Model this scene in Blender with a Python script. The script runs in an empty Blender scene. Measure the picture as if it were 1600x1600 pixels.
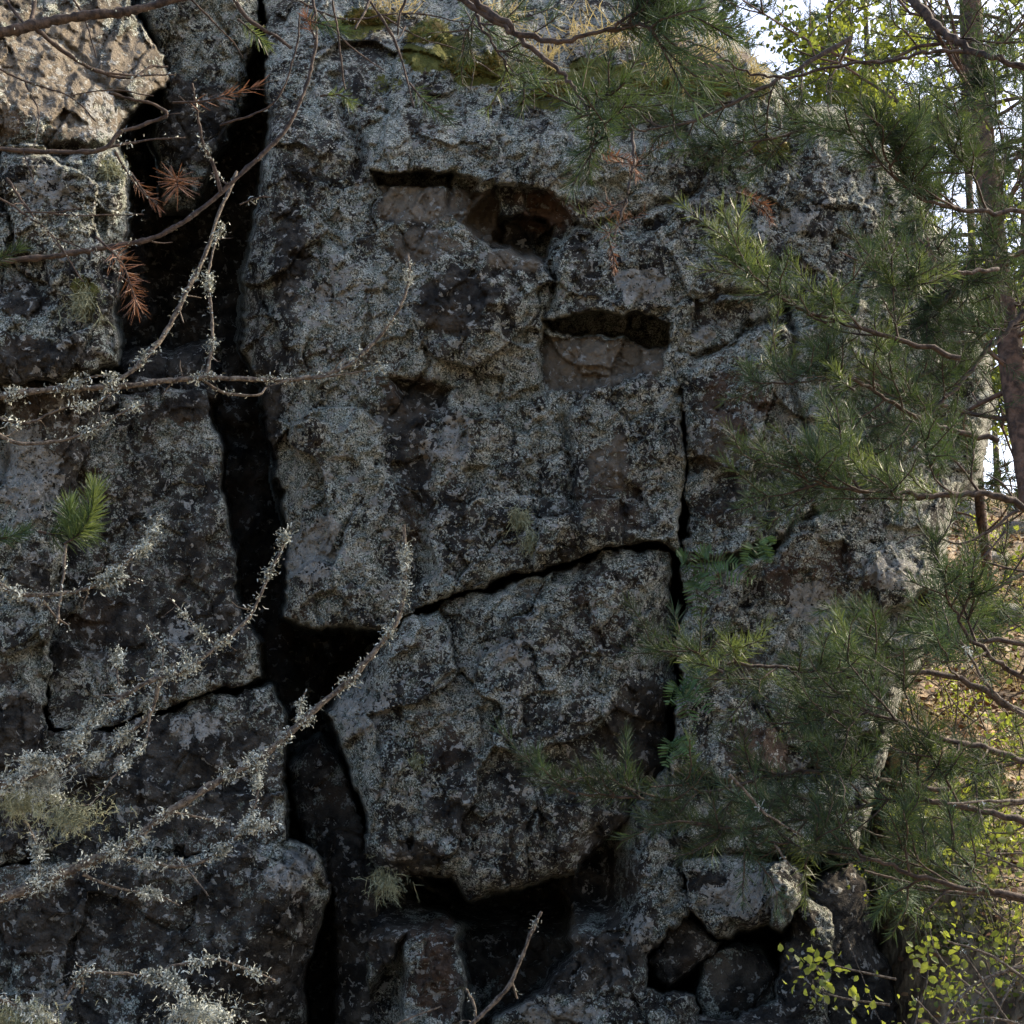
import bpy, math, random
import numpy as np
from mathutils import Vector
random.seed(7); RS = np.random.RandomState(11)
C = bpy.context.scene.collection
sc = bpy.context.scene

# ------------------------------------------------------------------ camera
CAMZ = 1.6; PITCH = math.radians(12.0); FOV = math.radians(40.0)
cam = bpy.data.objects.new('camera', bpy.data.cameras.new('camera')); C.objects.link(cam)
cam.location = (0, 0, CAMZ); cam.rotation_euler = (math.pi/2 + PITCH, 0, 0)
cam.data.sensor_width = 36; cam.data.lens = 18/math.tan(FOV/2)
cam.data.clip_start = 0.05; cam.data.clip_end = 2000
sc.camera = cam
TH = math.tan(FOV/2)

# ------------------------------------------------------------------ light
SUN = Vector((0.74, 0.33, 0.62)).normalized()          # towards the sun
world = bpy.data.worlds.new('World'); sc.world = world; world.use_nodes = True
wn = world.node_tree.nodes; wl = world.node_tree.links
bg = wn['Background']; sky = wn.new('ShaderNodeTexSky'); sky.sky_type = 'NISHITA'
sky.sun_disc = False; sky.sun_elevation = math.asin(SUN.z)
sky.sun_rotation = math.atan2(SUN.x, SUN.y)
sky.air_density = 0.8; sky.dust_density = 4.0; sky.ozone_density = 1.5
wl.new(sky.outputs[0], bg.inputs[0]); bg.inputs[1].default_value = 0.15
sl = bpy.data.lights.new('sun', 'SUN'); sl.energy = 2.7; sl.angle = math.radians(0.6); sl.color = (1.0, 0.84, 0.62)
so = bpy.data.objects.new('sun', sl); C.objects.link(so)
so.rotation_euler = (-SUN).to_track_quat('-Z', 'Y').to_euler()
sc.view_settings.view_transform = 'Standard'; sc.view_settings.look = 'None'
sc.view_settings.exposure = 1.75; sc.view_settings.gamma = 1.0
sc.cycles.max_bounces = 6; sc.cycles.diffuse_bounces = 3; sc.cycles.transmission_bounces = 3
sc.cycles.transparent_max_bounces = 6; sc.cycles.use_denoising = True

# ------------------------------------------------------------------ helpers
def P(px, py, Y):
    """World point at depth Y seen at photo pixel (1600 grid); works on arrays."""
    a = (np.asarray(px, float)-800)/800*TH; b = (800-np.asarray(py, float))/800*TH
    dy = math.cos(PITCH) - b*math.sin(PITCH); dz = math.sin(PITCH) + b*math.cos(PITCH)
    t = Y/dy
    return np.stack(np.broadcast_arrays(a*t, Y+0*t, CAMZ + dz*t), -1)
def pxm(Y): return 2*TH*Y/1600.0                      # metres per photo pixel at depth Y

def mesh_obj(name, V, F, mats, parent=None, smooth=True, attrs=None, T=None):
    V = np.asarray(V, np.float32).reshape(-1, 3)
    loops = []; starts = []; tot = 0
    me = bpy.data.meshes.new(name)
    F = np.asarray(F, np.int32).reshape(-1, 4) if F is not None and len(F) else np.zeros((0, 4), np.int32)
    T = np.asarray(T, np.int32).reshape(-1, 3) if T is not None and len(T) else np.zeros((0, 3), np.int32)
    nq, nt = len(F), len(T)
    me.vertices.add(len(V)); me.vertices.foreach_set('co', V.ravel())
    me.loops.add(nq*4+nt*3); me.loops.foreach_set('vertex_index', np.concatenate([F.ravel(), T.ravel()]))
    me.polygons.add(nq+nt)
    me.polygons.foreach_set('loop_start', np.concatenate([np.arange(nq)*4, nq*4+np.arange(nt)*3]).astype(np.int32))
    me.update(calc_edges=True)
    if smooth: me.polygons.foreach_set('use_smooth', np.ones(nq+nt, bool))
    for k, a in (attrs or {}).items():
        at = me.attributes.new(k, 'FLOAT', 'POINT'); at.data.foreach_set('value', np.asarray(a, np.float32))
    me.validate()
    for m in (mats if isinstance(mats, (list, tuple)) else [mats]): me.materials.append(m)
    o = bpy.data.objects.new(name, me); C.objects.link(o)
    if parent is not None: o.parent = parent
    return o
def tag(o, label=None, cat=None, group=None, kind=None):
    if label: o['label'] = label
    if cat: o['category'] = cat
    if group: o['group'] = group
    if kind: o['kind'] = kind
    return o
def thing(name, label, cat, loc, group=None):
    o = bpy.data.objects.new(name, None); C.objects.link(o); o.location = tuple(float(v) for v in loc)
    o.empty_display_size = 0.1
    return tag(o, label, cat, group)
class MB:
    def __init__(s): s.V = []; s.F = []; s.n = 0; s.A = []
    def add(s, V, F, a=None):
        V = np.asarray(V, float).reshape(-1, 3); s.V.append(V); s.F.append(np.asarray(F, int).reshape(-1, 4)+s.n); s.n += len(V)
        s.A.append(np.zeros(len(V)) if a is None else np.broadcast_to(a, (len(V),)).astype(float))
    def build(s, name, mat, parent=None, smooth=True, at=None):
        if not s.V: return None
        V = np.concatenate(s.V)
        if parent is not None: V = V - np.array(world_loc(parent))
        return mesh_obj(name, V, np.concatenate(s.F), mat, parent, smooth, {at: np.concatenate(s.A)} if at else None)
def world_loc(o):
    v = Vector((0, 0, 0))
    while o is not None: v += o.location; o = o.parent
    return tuple(v)

# ------- noise
_perm = RS.permutation(1024); _perm = np.concatenate([_perm, _perm, _perm])
_ga = RS.rand(1024)*2*math.pi; _gx = np.cos(_ga); _gy = np.sin(_ga)
def perlin(x, y):
    xi = np.floor(x).astype(int); yi = np.floor(y).astype(int); fx = x-xi; fy = y-yi
    u = fx*fx*fx*(fx*(fx*6-15)+10); v = fy*fy*fy*(fy*(fy*6-15)+10)
    def g(i, j):
        h = _perm[(_perm[(xi+i) & 1023] + yi + j) & 1023]
        return _gx[h]*(fx-i)+_gy[h]*(fy-j)
    a = g(0, 0); b = g(1, 0); c = g(0, 1); d = g(1, 1)
    return 1.5*((a+(b-a)*u)*(1-v)+(c+(d-c)*u)*v)
def fbm(x, y, scale, oct=4, seed=0, gain=0.5, ridged=False):
    r = 0; a = 1.0; x = x/scale+seed*17.3; y = y/scale+seed*9.7
    for k in range(oct):
        n = perlin(x, y)
        if ridged: n = 1-2*np.abs(n)
        r = r+a*n; a *= gain; x = x*2.03+5.1; y = y*2.03+3.7
    return r
def facets(u, v, cell, seed, asp=1.4):
    """jointed-rock relief: per Voronoi cell an offset and a tilt; also distance to the nearest joint"""
    rs = np.random.RandomState(seed)
    uw = u+fbm(u, v, cell*0.8, 2, seed)*cell*0.18; vw = v+fbm(u, v, cell*0.8, 2, seed+3)*cell*0.18
    u0, v0 = u.min()-2*cell, v.min()-2*cell*asp
    nu = int((u.max()-u0)/cell)+4; nv = int((v.max()-v0)/(cell*asp))+4
    su = u0+(np.arange(nu)[:, None]+rs.rand(nu, nv))*cell; sv = v0+(np.arange(nv)[None, :]+rs.rand(nu, nv))*cell*asp
    off = rs.rand(nu, nv)*2-1; gx = rs.rand(nu, nv)*2-1; gy = rs.rand(nu, nv)*2-1
    ci = ((uw-u0)/cell).astype(int); cj = ((vw-v0)/(cell*asp)).astype(int)
    d1 = np.full(u.shape, 1e9); d2 = d1.copy(); h = np.zeros(u.shape)
    for i in (-1, 0, 1):
        for j in (-1, 0, 1):
            a = np.clip(ci+i, 0, nu-1); b = np.clip(cj+j, 0, nv-1)
            du = (uw-su[a, b])/cell; dv = (vw-sv[a, b])/(cell*asp)
            d = np.hypot(du, dv); m = d < d1
            d2 = np.where(m, d1, np.minimum(d2, d)); hh = off[a, b]+gx[a, b]*du*1.6+gy[a, b]*dv*1.6
            h = np.where(m, hh, h); d1 = np.where(m, d, d1)
    return h, (d2-d1)
def sdpoly(u, v, poly):
    """signed distance, positive inside"""
    P_ = np.asarray(poly, float); n = len(P_); d = np.full(u.shape, 1e18); ins = np.zeros(u.shape, bool)
    for i in range(n):
        a = P_[i]; b = P_[(i+1) % n]; e = b-a; L = e@e+1e-9
        t = np.clip(((u-a[0])*e[0]+(v-a[1])*e[1])/L, 0, 1)
        d = np.minimum(d, (u-a[0]-t*e[0])**2+(v-a[1]-t*e[1])**2)
        c = ((a[1] > v) != (b[1] > v)) & (u < (b[0]-a[0])*(v-a[1])/(b[1]-a[1]+1e-12)+a[0])
        ins ^= c
    d = np.sqrt(d); return np.where(ins, d, -d)
def sdline(u, v, pts):
    d = np.full(u.shape, 1e18); pts = np.asarray(pts, float)
    for a, b in zip(pts[:-1], pts[1:]):
        e = b-a; t = np.clip(((u-a[0])*e[0]+(v-a[1])*e[1])/(e@e+1e-9), 0, 1)
        d = np.minimum(d, (u-a[0]-t*e[0])**2+(v-a[1]-t*e[1])**2)
    return np.sqrt(d)
def sstep(x, a, b):
    t = np.clip((x-a)/(b-a), 0, 1); return t*t*(3-2*t)

# ------------------------------------------------------------------ materials
def newmat(name):
    m = bpy.data.materials.new(name); m.use_nodes = True; nt = m.node_tree
    return m, nt, nt.nodes['Principled BSDF']
class N:
    def __init__(s, nt): s.nt = nt
    def link(s, a, b): s.nt.links.new(a, b)
    def node(s, t, **k):
        n = s.nt.nodes.new(t)
        for kk, vv in k.items(): setattr(n, kk, vv)
        return n
    def val(s, sock, v):
        if hasattr(v, 'links') or isinstance(v, bpy.types.NodeSocket): s.link(v, sock)
        elif isinstance(v, tuple) and len(v) == 3 and sock.type == 'RGBA': sock.default_value = (*v, 1)
        else: sock.default_value = v
    def math(s, op, a, b=0.0, clamp=False):
        n = s.node('ShaderNodeMath', operation=op); n.use_clamp = clamp; s.val(n.inputs[0], a); s.val(n.inputs[1], b); return n.outputs[0]
    def mix(s, f, a, b, blend='MIX'):
        n = s.node('ShaderNodeMix', data_type='RGBA', blend_type=blend); s.val(n.inputs[0], f); s.val(n.inputs[6], a); s.val(n.inputs[7], b); return n.outputs[2]
    def ramp(s, x, a, b, lo=0.0, hi=1.0):
        n = s.node('ShaderNodeMapRange', interpolation_type='SMOOTHSTEP'); s.val(n.inputs[0], x)
        s.val(n.inputs[1], a); s.val(n.inputs[2], b); n.inputs[3].default_value = lo; n.inputs[4].default_value = hi; return n.outputs[0]
    def noise(s, co, scale, detail=3, rough=0.55, dist=0.0, out=0):
        n = s.node('ShaderNodeTexNoise'); s.link(co, n.inputs['Vector']); n.inputs['Scale'].default_value = scale
        n.inputs['Detail'].default_value = detail; n.inputs['Roughness'].default_value = rough; n.inputs['Distortion'].default_value = dist
        return n.outputs[out]
    def attr(s, name): return s.node('ShaderNodeAttribute', attribute_name=name).outputs['Fac']
    def coord(s, off=(0, 0, 0), sc_=(1, 1, 1)):
        t = s.node('ShaderNodeTexCoord'); m = s.node('ShaderNodeMapping'); s.link(t.outputs['Object'], m.inputs['Vector'])
        m.inputs['Location'].default_value = off; m.inputs['Scale'].default_value = sc_; return m.outputs[0]

def rock_material():
    m, nt, b = newmat('lichened_rock'); n = N(nt)
    co = n.coord(); co2 = n.coord((3.1, 7.7, 1.3)); streak = n.coord((0, 0, 0), (1, 1, 0.22))
    dark = n.attr('dark'); pale = n.attr('pale'); brown = n.attr('brown'); bare = n.attr('bare'); moss = n.attr('moss')
    big = n.noise(co, 1.7, 4, 0.6); mid = n.noise(co2, 6, 4, 0.6, 0.4); fine = n.noise(co, 27, 5, 0.64, 1.1)
    grit = n.noise(co2, 95, 3, 0.6); st = n.noise(streak, 3.2, 4, 0.6)
    base = n.mix(n.ramp(mid, 0.35, 0.7), (0.020, 0.019, 0.017), (0.105, 0.094, 0.076))
    base = n.mix(n.math('MULTIPLY', n.ramp(big, 0.5, 0.68), 0.6), base, (0.13, 0.092, 0.06))
    base = n.mix(n.math('MULTIPLY', brown, n.ramp(mid, 0.3, 0.6, 0.4, 1)), base, (0.135, 0.085, 0.055))
    base = n.mix(n.math('MULTIPLY', bare, 0.85), base, n.mix(n.noise(co, 20, 3), (0.13, 0.11, 0.078), (0.30, 0.25, 0.185)))
    # fine foliose lichen crust: broken grey-green flakes
    cov = n.math('ADD', n.math('MULTIPLY', n.math('SUBTRACT', big, 0.5), 0.55), n.math('MULTIPLY', n.math('SUBTRACT', mid, 0.5), 0.5))
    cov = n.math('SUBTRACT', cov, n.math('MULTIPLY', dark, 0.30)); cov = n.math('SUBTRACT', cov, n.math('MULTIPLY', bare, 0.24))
    cov = n.math('SUBTRACT', cov, n.math('MULTIPLY', brown, 0.22))
    cov = n.math('ADD', cov, n.math('MULTIPLY', n.math('SUBTRACT', 0.5, st), 0.55))
    x1 = n.math('ADD', fine, cov); f1 = n.ramp(x1, 0.440, 0.475)
    lich = n.mix(n.ramp(n.noise(co2, 9, 4), 0.36, 0.64), (0.140, 0.165, 0.125), (0.46, 0.465, 0.375))
    lich = n.mix(n.ramp(n.noise(co, 4.2, 2), 0.52, 0.66), lich, (0.33, 0.375, 0.32))
    lich = n.mix(n.ramp(grit, 0.40, 0.50, 0.9, 0), lich, (0.02, 0.02, 0.018))
    lich = n.mix(n.ramp(grit, 0.55, 0.63, 0, 0.95), lich, (0.68, 0.68, 0.61))
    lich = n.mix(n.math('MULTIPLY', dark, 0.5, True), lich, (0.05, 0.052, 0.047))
    col = n.mix(f1, base, lich)
    # crustose rosettes
    vo = n.node('ShaderNodeTexVoronoi', feature='F1'); wv = n.node('ShaderNodeVectorMath', operation='ADD')
    n.link(co, wv.inputs[0]); sc3 = n.node('ShaderNodeVectorMath', operation='SCALE'); n.link(n.noise(co, 22, 3, out=1), sc3.inputs[0]); sc3.inputs[3].default_value = 0.11
    n.link(sc3.outputs[0], wv.inputs[1]); n.link(wv.outputs[0], vo.inputs['Vector']); vo.inputs['Scale'].default_value = 13
    sep = n.node('ShaderNodeSeparateColor'); n.link(vo.outputs['Color'], sep.inputs[0])
    dd = n.math('ADD', vo.outputs['Distance'], n.math('MULTIPLY', n.math('SUBTRACT', 0.5, fine), 0.55))
    pick = n.ramp(n.math('ADD', n.math('ADD', sep.outputs[0], n.math('MULTIPLY', pale, 0.75)), n.math('MULTIPLY', n.math('SUBTRACT', mid, 0.5), 1.6)), 0.96, 1.0)
    f2 = n.math('MULTIPLY', n.ramp(dd, 0.36, 0.43, 1, 0), pick)
    col = n.mix(f2, col, n.mix(sep.outputs[1], (0.27, 0.265, 0.235), (0.46, 0.45, 0.40)))
    # spreading pale crust where it grows in sheets
    x3 = n.math('ADD', n.noise(co2, 15, 4, 0.6, 0.5), n.math('MULTIPLY', pale, 0.34)); f3 = n.ramp(x3, 0.59, 0.615)
    f3 = n.math('MULTIPLY', f3, n.ramp(n.noise(co, 40, 2), 0.36, 0.44))
    col = n.mix(f3, col, n.mix(grit, (0.26, 0.255, 0.225), (0.47, 0.46, 0.41)))
    fm = n.ramp(n.math('ADD', fine, n.math('MULTIPLY', n.math('SUBTRACT', moss, 0.5), 0.7)), 0.50, 0.60)
    col = n.mix(fm, col, n.mix(grit, (0.05, 0.06, 0.012), (0.20, 0.19, 0.045)))
    n.link(col, b.inputs['Base Color']); b.inputs['Roughness'].default_value = 0.93; b.inputs['Specular IOR Level'].default_value = 0.18
    h = n.math('ADD', n.math('MULTIPLY', f1, 0.5), n.math('ADD', n.math('MULTIPLY', fine, 1.0), n.math('MULTIPLY', grit, 0.6)))
    h = n.math('ADD', h, n.math('ADD', n.math('MULTIPLY', mid, 0.8), n.math('MULTIPLY', n.math('ADD', f2, f3), 0.25)))
    bp = n.node('ShaderNodeBump'); bp.inputs['Strength'].default_value = 0.95; bp.inputs['Distance'].default_value = 0.045
    n.link(h, bp.inputs['Height']); n.link(bp.outputs[0], b.inputs['Normal'])
    return m
def simple_mat(name, c1, c2, scale, rough=0.85, bump=0.4, dist=0.004, c3=None, trans=None, detail=4, obj_var=0.0):
    m, nt, b = newmat(name); n = N(nt); co = n.coord()
    f = n.ramp(n.noise(co, scale, detail, 0.6, 0.3), 0.35, 0.65); col = n.mix(f, c1, c2)
    if c3: col = n.mix(n.ramp(n.noise(n.coord((4, 2, 9)), scale*0.3, 4), 0.5, 0.62), col, c3)
    if obj_var:
        oi = n.node('ShaderNodeObjectInfo'); hs = n.node('ShaderNodeHueSaturation')
        hs.inputs['Hue'].default_value = 0.5; n.link(n.ramp(oi.outputs['Random'], 0, 1, 1-obj_var, 1+obj_var), hs.inputs['Value'])
        n.link(col, hs.inputs['Color']); col = hs.outputs[0]
    n.link(col, b.inputs['Base Color']); b.inputs['Roughness'].default_value = rough; b.inputs['Specular IOR Level'].default_value = 0.3
    if bump:
        bp = n.node('ShaderNodeBump'); bp.inputs['Strength'].default_value = bump; bp.inputs['Distance'].default_value = dist
        n.link(n.noise(co, scale*1.7, 4), bp.inputs['Height']); n.link(bp.outputs[0], b.inputs['Normal'])
    if trans:
        tr = n.node('ShaderNodeBsdfTranslucent'); n.val(tr.inputs[0], trans[0]); mx = n.node('ShaderNodeMixShader'); mx.inputs[0].default_value = trans[1]
        out = nt.nodes['Material Output']; n.link(b.outputs[0], mx.inputs[1]); n.link(tr.outputs[0], mx.inputs[2]); n.link(mx.outputs[0], out.inputs[0])
    return m
ROCK = rock_material()
BARK = simple_mat('dark_bark', (0.018, 0.013, 0.011), (0.07, 0.05, 0.037), 60, bump=0.9)
GREYBARK = simple_mat('weathered_twig', (0.030, 0.023, 0.018), (0.15, 0.125, 0.095), 90, bump=0.9)
REDBARK = simple_mat('pine_bark', (0.04, 0.028, 0.022), (0.15, 0.095, 0.068), 16, bump=1.0, dist=0.02)
LICHEN = simple_mat('twig_lichen', (0.09, 0.10, 0.08), (0.50, 0.53, 0.46), 45, bump=0)
USNEA = simple_mat('beard_lichen', (0.16, 0.17, 0.09), (0.36, 0.36, 0.22), 40, bump=0)
NEEDLE = simple_mat('pine_needles', (0.009, 0.024, 0.013), (0.030, 0.056, 0.030), 12, rough=0.7, bump=0, trans=((0.09, 0.14, 0.03), 0.16), obj_var=0.5)
NEEDLE_L = simple_mat('young_and_sunlit_needles', (0.025, 0.052, 0.018), (0.065, 0.105, 0.034), 12, rough=0.45, bump=0, trans=((0.2, 0.26, 0.06), 0.22), obj_var=0.3)  # pale green of young shoots; also paints sun glints on bough tips
DEADN = simple_mat('dead_needles', (0.07, 0.036, 0.022), (0.26, 0.135, 0.075), 60, rough=0.6, bump=0, trans=((0.25, 0.11, 0.05), 0.15))
LEAF = simple_mat('broad_leaves', (0.07, 0.11, 0.025), (0.20, 0.22, 0.045), 14, rough=0.5, bump=0, trans=((0.34, 0.40, 0.05), 0.42), obj_var=0.3)
OLIVE = simple_mat('olive_leaves', (0.04, 0.055, 0.018), (0.13, 0.14, 0.045), 14, rough=0.6, bump=0, trans=((0.2, 0.22, 0.05), 0.35), obj_var=0.3)
FERN = simple_mat('fern_green', (0.03, 0.06, 0.022), (0.07, 0.13, 0.04), 14, rough=0.5, bump=0, trans=((0.09, 0.16, 0.04), 0.2))
MOSS = simple_mat('moss', (0.03, 0.04, 0.010), (0.17, 0.165, 0.04), 30, bump=1.0, dist=0.02, c3=(0.24, 0.19, 0.08))
GRASS = simple_mat('dry_grass', (0.24, 0.18, 0.09), (0.46, 0.38, 0.20), 20, bump=0, trans=((0.4, 0.34, 0.15), 0.3))
SOIL = simple_mat('litter', (0.055, 0.036, 0.022), (0.26, 0.19, 0.11), 5, bump=1.0, dist=0.08, c3=(0.30, 0.25, 0.17), detail=8)

# ------------------------------------------------------------------ rocks
def block(name, label, poly, Yn, lean=(0, 0), deep=2.2, edge=0.16, er=22, relief=1.0, feats=None, paint=None, step=2.6, seed=1, cat='rock', warp=1.0, kind=None, band=4, piv=None, em=None):
    pl = np.array(poly, float); u0, v0 = pl.min(0)-20; u1, v1 = pl.max(0)+20
    u, v = np.meshgrid(np.arange(u0, u1, step), np.arange(v0, v1, step))
    k = Yn/9.0
    uw = u+warp*(fbm(u, v, 60, 3, seed)*9+fbm(u, v, 11, 2, seed+1)*2.2); vw = v+warp*(fbm(u, v, 60, 3, seed+2)*9+fbm(u, v, 11, 2, seed+4)*2.2)
    sd = sdpoly(uw, vw, poly)
    cu, cv = piv if piv else pl.mean(0)
    h1, j1 = facets(u, v, 150, seed*7+1); h2, j2 = facets(u, v, 52, seed*7+2, 1.2); h3, j3 = facets(u, v, 19, seed*7+3, 1.1)
    rel = 0.085*h1+0.040*h2+0.016*h3 + 0.03*fbm(u, v, 210, 3, seed+5) + 0.014*fbm(u, v, 34, 4, seed+6, 0.6, True)+0.007*fbm(u+0.4*v, v*1.8, 60, 4, seed+16, 0.55)+0.010*fbm(u, v, 9, 3, seed+8, 0.6)
    rel += 0.05*np.exp(-(j1/0.018)**2)*sstep(fbm(u, v, 90, 2, seed+9), -0.1, 0.5) + 0.02*np.exp(-(j2/0.05)**2)*sstep(fbm(u, v, 60, 2, seed+10), 0.0, 0.5)
    dy = rel*relief
    m = pxm(Yn)
    dy += lean[0]*(u-cu)*m + lean[1]*(cv-v)*m
    dy += (edge*np.exp(-np.maximum(sd, 0)/er) + edge*0.2*np.exp(-np.maximum(sd, 0)/4))*(1 if em is None else em(u, v))
    if feats is not None: dy += feats(u, v, uw, vw)
    bnd = band*step
    t = np.clip(-sd/bnd, 0, 1)
    skirt = deep*t + np.where(t > 0, 0.05*fbm(u, v, 17, 2, seed+12), 0)
    A = {kk: np.zeros(u.shape) for kk in ('dark', 'pale', 'brown', 'bare', 'moss')}
    if paint is not None:
        for e in paint:
            if len(e) == 3:
                A[e[0]] = A[e[0]]+e[2]*sstep(sdpoly(uw, vw, e[1]), -3, 3); continue
            kk, x, y, rx, ry, amp = e
            q = ((u-x)/rx)**2+((v-y)/ry)**2; A[kk] = A[kk]+amp*sstep(-q+0.6*fbm(u, v, 40, 3, seed+20)+1.0, 0.0, 0.8)
    for kk in A: A[kk] = np.clip(A[kk], 0, 1.3)
    keep = sd > -bnd*1.3
    idx = -np.ones(u.shape, int); idx[keep] = np.arange(keep.sum())
    q = np.stack([idx[:-1, :-1], idx[1:, :-1], idx[1:, 1:], idx[:-1, 1:]], -1).reshape(-1, 4); q = q[(q >= 0).all(1)]
    V = P(u, v, Yn+dy+skirt)
    V = V[keep]
    loc = P(cu, v1, Yn); loc[1] += 0.3
    o = mesh_obj(name, V-loc, q, ROCK, attrs={k_: a[keep] for k_, a in A.items()})
    o.location = loc
    return tag(o, label, cat if kind is None else None, kind=kind or 'thing')
# object-space noise would repeat between blocks only if their origins matched; every block has its own origin

def recess(u, v, poly, dtop, dbot, soft=4):
    sd = sdpoly(u, v, poly); y0 = min(p[1] for p in poly); y1 = max(p[1] for p in poly)
    t = np.clip((v-y0)/(y1-y0), 0, 1); return sstep(sd, -soft, soft)*(dtop+(dbot-dtop)*t)
def groove(u, v, pts, w, d): return d*np.exp(-(sdline(u, v, pts)/w)**2)
def plane_ramp(u, v, x0, y0, dx, dy, k, Y=9):
    """extra depth growing beyond the line through (x0,y0) along (dx,dy): a bevelled facet"""
    L = math.hypot(dx, dy); return k*np.maximum(((u-x0)*dx+(v-y0)*dy)/L, 0)*pxm(Y)

def f_upper(u, v, uw, vw):
    d = recess(uw, vw, [(578, 266), (640, 262), (706, 275), (712, 300), (700, 345), (590, 345)], 0.13, 0.02, 2)+0.4*sstep(sdpoly(uw, vw, [(578, 264), (640, 261), (708, 274), (706, 300), (665, 290), (585, 284)]), -2, 3)
    d += recess(uw, vw, [(742, 322), (776, 291), (862, 303), (912, 350), (886, 372), (850, 410), (815, 396), (765, 386), (722, 352)], 0.30, 0.18, 3)+0.5*sstep(sdpoly(uw, vw, [(776, 335), (840, 338), (868, 352), (855, 402), (770, 380)]), -3, 5)+0.12*sstep(sdpoly(uw, vw, [(740, 300), (780, 292), (784, 380), (730, 350)]), -3, 3)
    d += recess(uw, vw, [(848, 502), (905, 496), (985, 488), (1046, 500), (1040, 560), (985, 585), (905, 610), (850, 612)], 0.17, 0.05, 2)
    d += 0.07*sstep(sdpoly(uw, vw, PN3), -2, 2)-0.0*u
    d += recess(uw, vw, [(700, 270), (776, 290), (778, 392), (735, 366), (704, 335)], 0.16, 0.06, 2)
    d += 0.55*sstep(sdpoly(uw, vw, [(850, 500), (985, 484), (1048, 500), (1044, 546), (1005, 540), (975, 524), (900, 522), (856, 512)]), -2, 3)
    d += recess(uw, vw, [(610, 596), (660, 590), (700, 606), (690, 655), (640, 650)], 0.26, 0.05, 8)
    d += groove(uw, vw, [(852, 408), (868, 440), (850, 500), (848, 620)], 4, 0.10)
    d += groove(uw, vw, [(885, 650), (892, 720), (900, 800)], 9, 0.07)+groove(uw, vw, [(845, 650), (848, 830)], 5, 0.05)
    d += groove(uw, vw, [(660, 720), (650, 800), (655, 930)], 18, 0.10)
    d -= 0.16*np.exp(-(((u-720)/95)**2+((v-490)/95)**2)**1.5)
    d -= 0.085*sstep(sdpoly(uw, vw, [(888, 640), (925, 604), (1000, 588), (1064, 592), (1070, 860), (1000, 846), (905, 866), (900, 790)]), -5, 5)
    d -= 0.05*sstep(sdpoly(uw, vw, [(700, 640), (840, 630), (880, 660), (888, 870), (790, 900), (690, 930), (680, 760)]), -7, 7)
    d -= 0.06*sstep(sdpoly(uw, vw, [(870, 400), (950, 360), (1040, 380), (1050, 480), (980, 486), (870, 494)]), -5, 5)
    d -= 0.07*sstep(sdpoly(uw, vw, [(400, 420), (520, 380), (600, 440), (590, 560), (480, 600), (400, 580)]), -9, 9)
    d += 0.05*sstep(sdpoly(uw, vw, [(560, 620), (640, 640), (670, 900), (640, 950), (590, 900)]), -6, 8)
    d -= 0.06*sstep(sdpoly(uw, vw, [(560, 180), (700, 170), (860, 200), (1000, 250), (915, 320), (860, 300), (706, 272), (580, 262)]), -4, 4)
    d += plane_ramp(u, v, 470, 600, -1, 0.1, 0.9)+plane_ramp(u, v, 0, 230, 0, -1, 0.7)+plane_ramp(u, v, 0, 100, 0, -1, 0.9)
    d += groove(uw, vw, [(520, 120), (560, 230), (560, 270)], 9, 0.10)+groove(uw, vw, [(706, 275), (742, 300)], 9, 0.12)
    d += groove(uw, vw, [(915, 355), (1010, 330), (1090, 300)], 5, 0.10)
    d += groove(uw, vw, [(1062, 610), (1072, 500), (1120, 455), (1230, 470)], 5, 0.16)
    return d
PN1 = [(588, 288), (665, 292), (704, 304), (704, 350), (650, 352), (592, 340)]; PN3 = [(852, 522), (900, 524), (975, 528), (1042, 548), (1036, 572), (985, 590), (905, 612), (852, 612)]; PN2 = [(704, 300), (776, 296), (780, 385), (735, 365), (704, 335)]
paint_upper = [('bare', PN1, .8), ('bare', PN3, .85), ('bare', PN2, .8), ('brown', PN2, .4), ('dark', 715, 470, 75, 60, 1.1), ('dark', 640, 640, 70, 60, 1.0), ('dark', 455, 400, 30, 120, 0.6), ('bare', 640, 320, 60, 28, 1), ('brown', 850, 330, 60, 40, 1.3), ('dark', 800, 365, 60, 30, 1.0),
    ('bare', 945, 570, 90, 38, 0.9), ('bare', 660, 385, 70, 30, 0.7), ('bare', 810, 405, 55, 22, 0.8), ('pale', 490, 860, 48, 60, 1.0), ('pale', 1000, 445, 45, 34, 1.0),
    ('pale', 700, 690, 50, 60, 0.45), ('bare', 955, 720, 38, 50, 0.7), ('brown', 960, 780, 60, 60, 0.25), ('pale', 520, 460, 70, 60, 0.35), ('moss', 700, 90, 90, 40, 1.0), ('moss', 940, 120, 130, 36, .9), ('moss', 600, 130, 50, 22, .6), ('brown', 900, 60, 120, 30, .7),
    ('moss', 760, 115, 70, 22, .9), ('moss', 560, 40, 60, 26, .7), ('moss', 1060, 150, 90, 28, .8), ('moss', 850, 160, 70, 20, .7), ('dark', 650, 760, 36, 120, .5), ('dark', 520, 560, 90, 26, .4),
    ('pale', 860, 60, 150, 40, .4), ('brown', 1060, 100, 120, 40, .6), ('dark', 425, 640, 20, 90, .7), ('moss', 812, 815, 16, 20, .6)]
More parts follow.
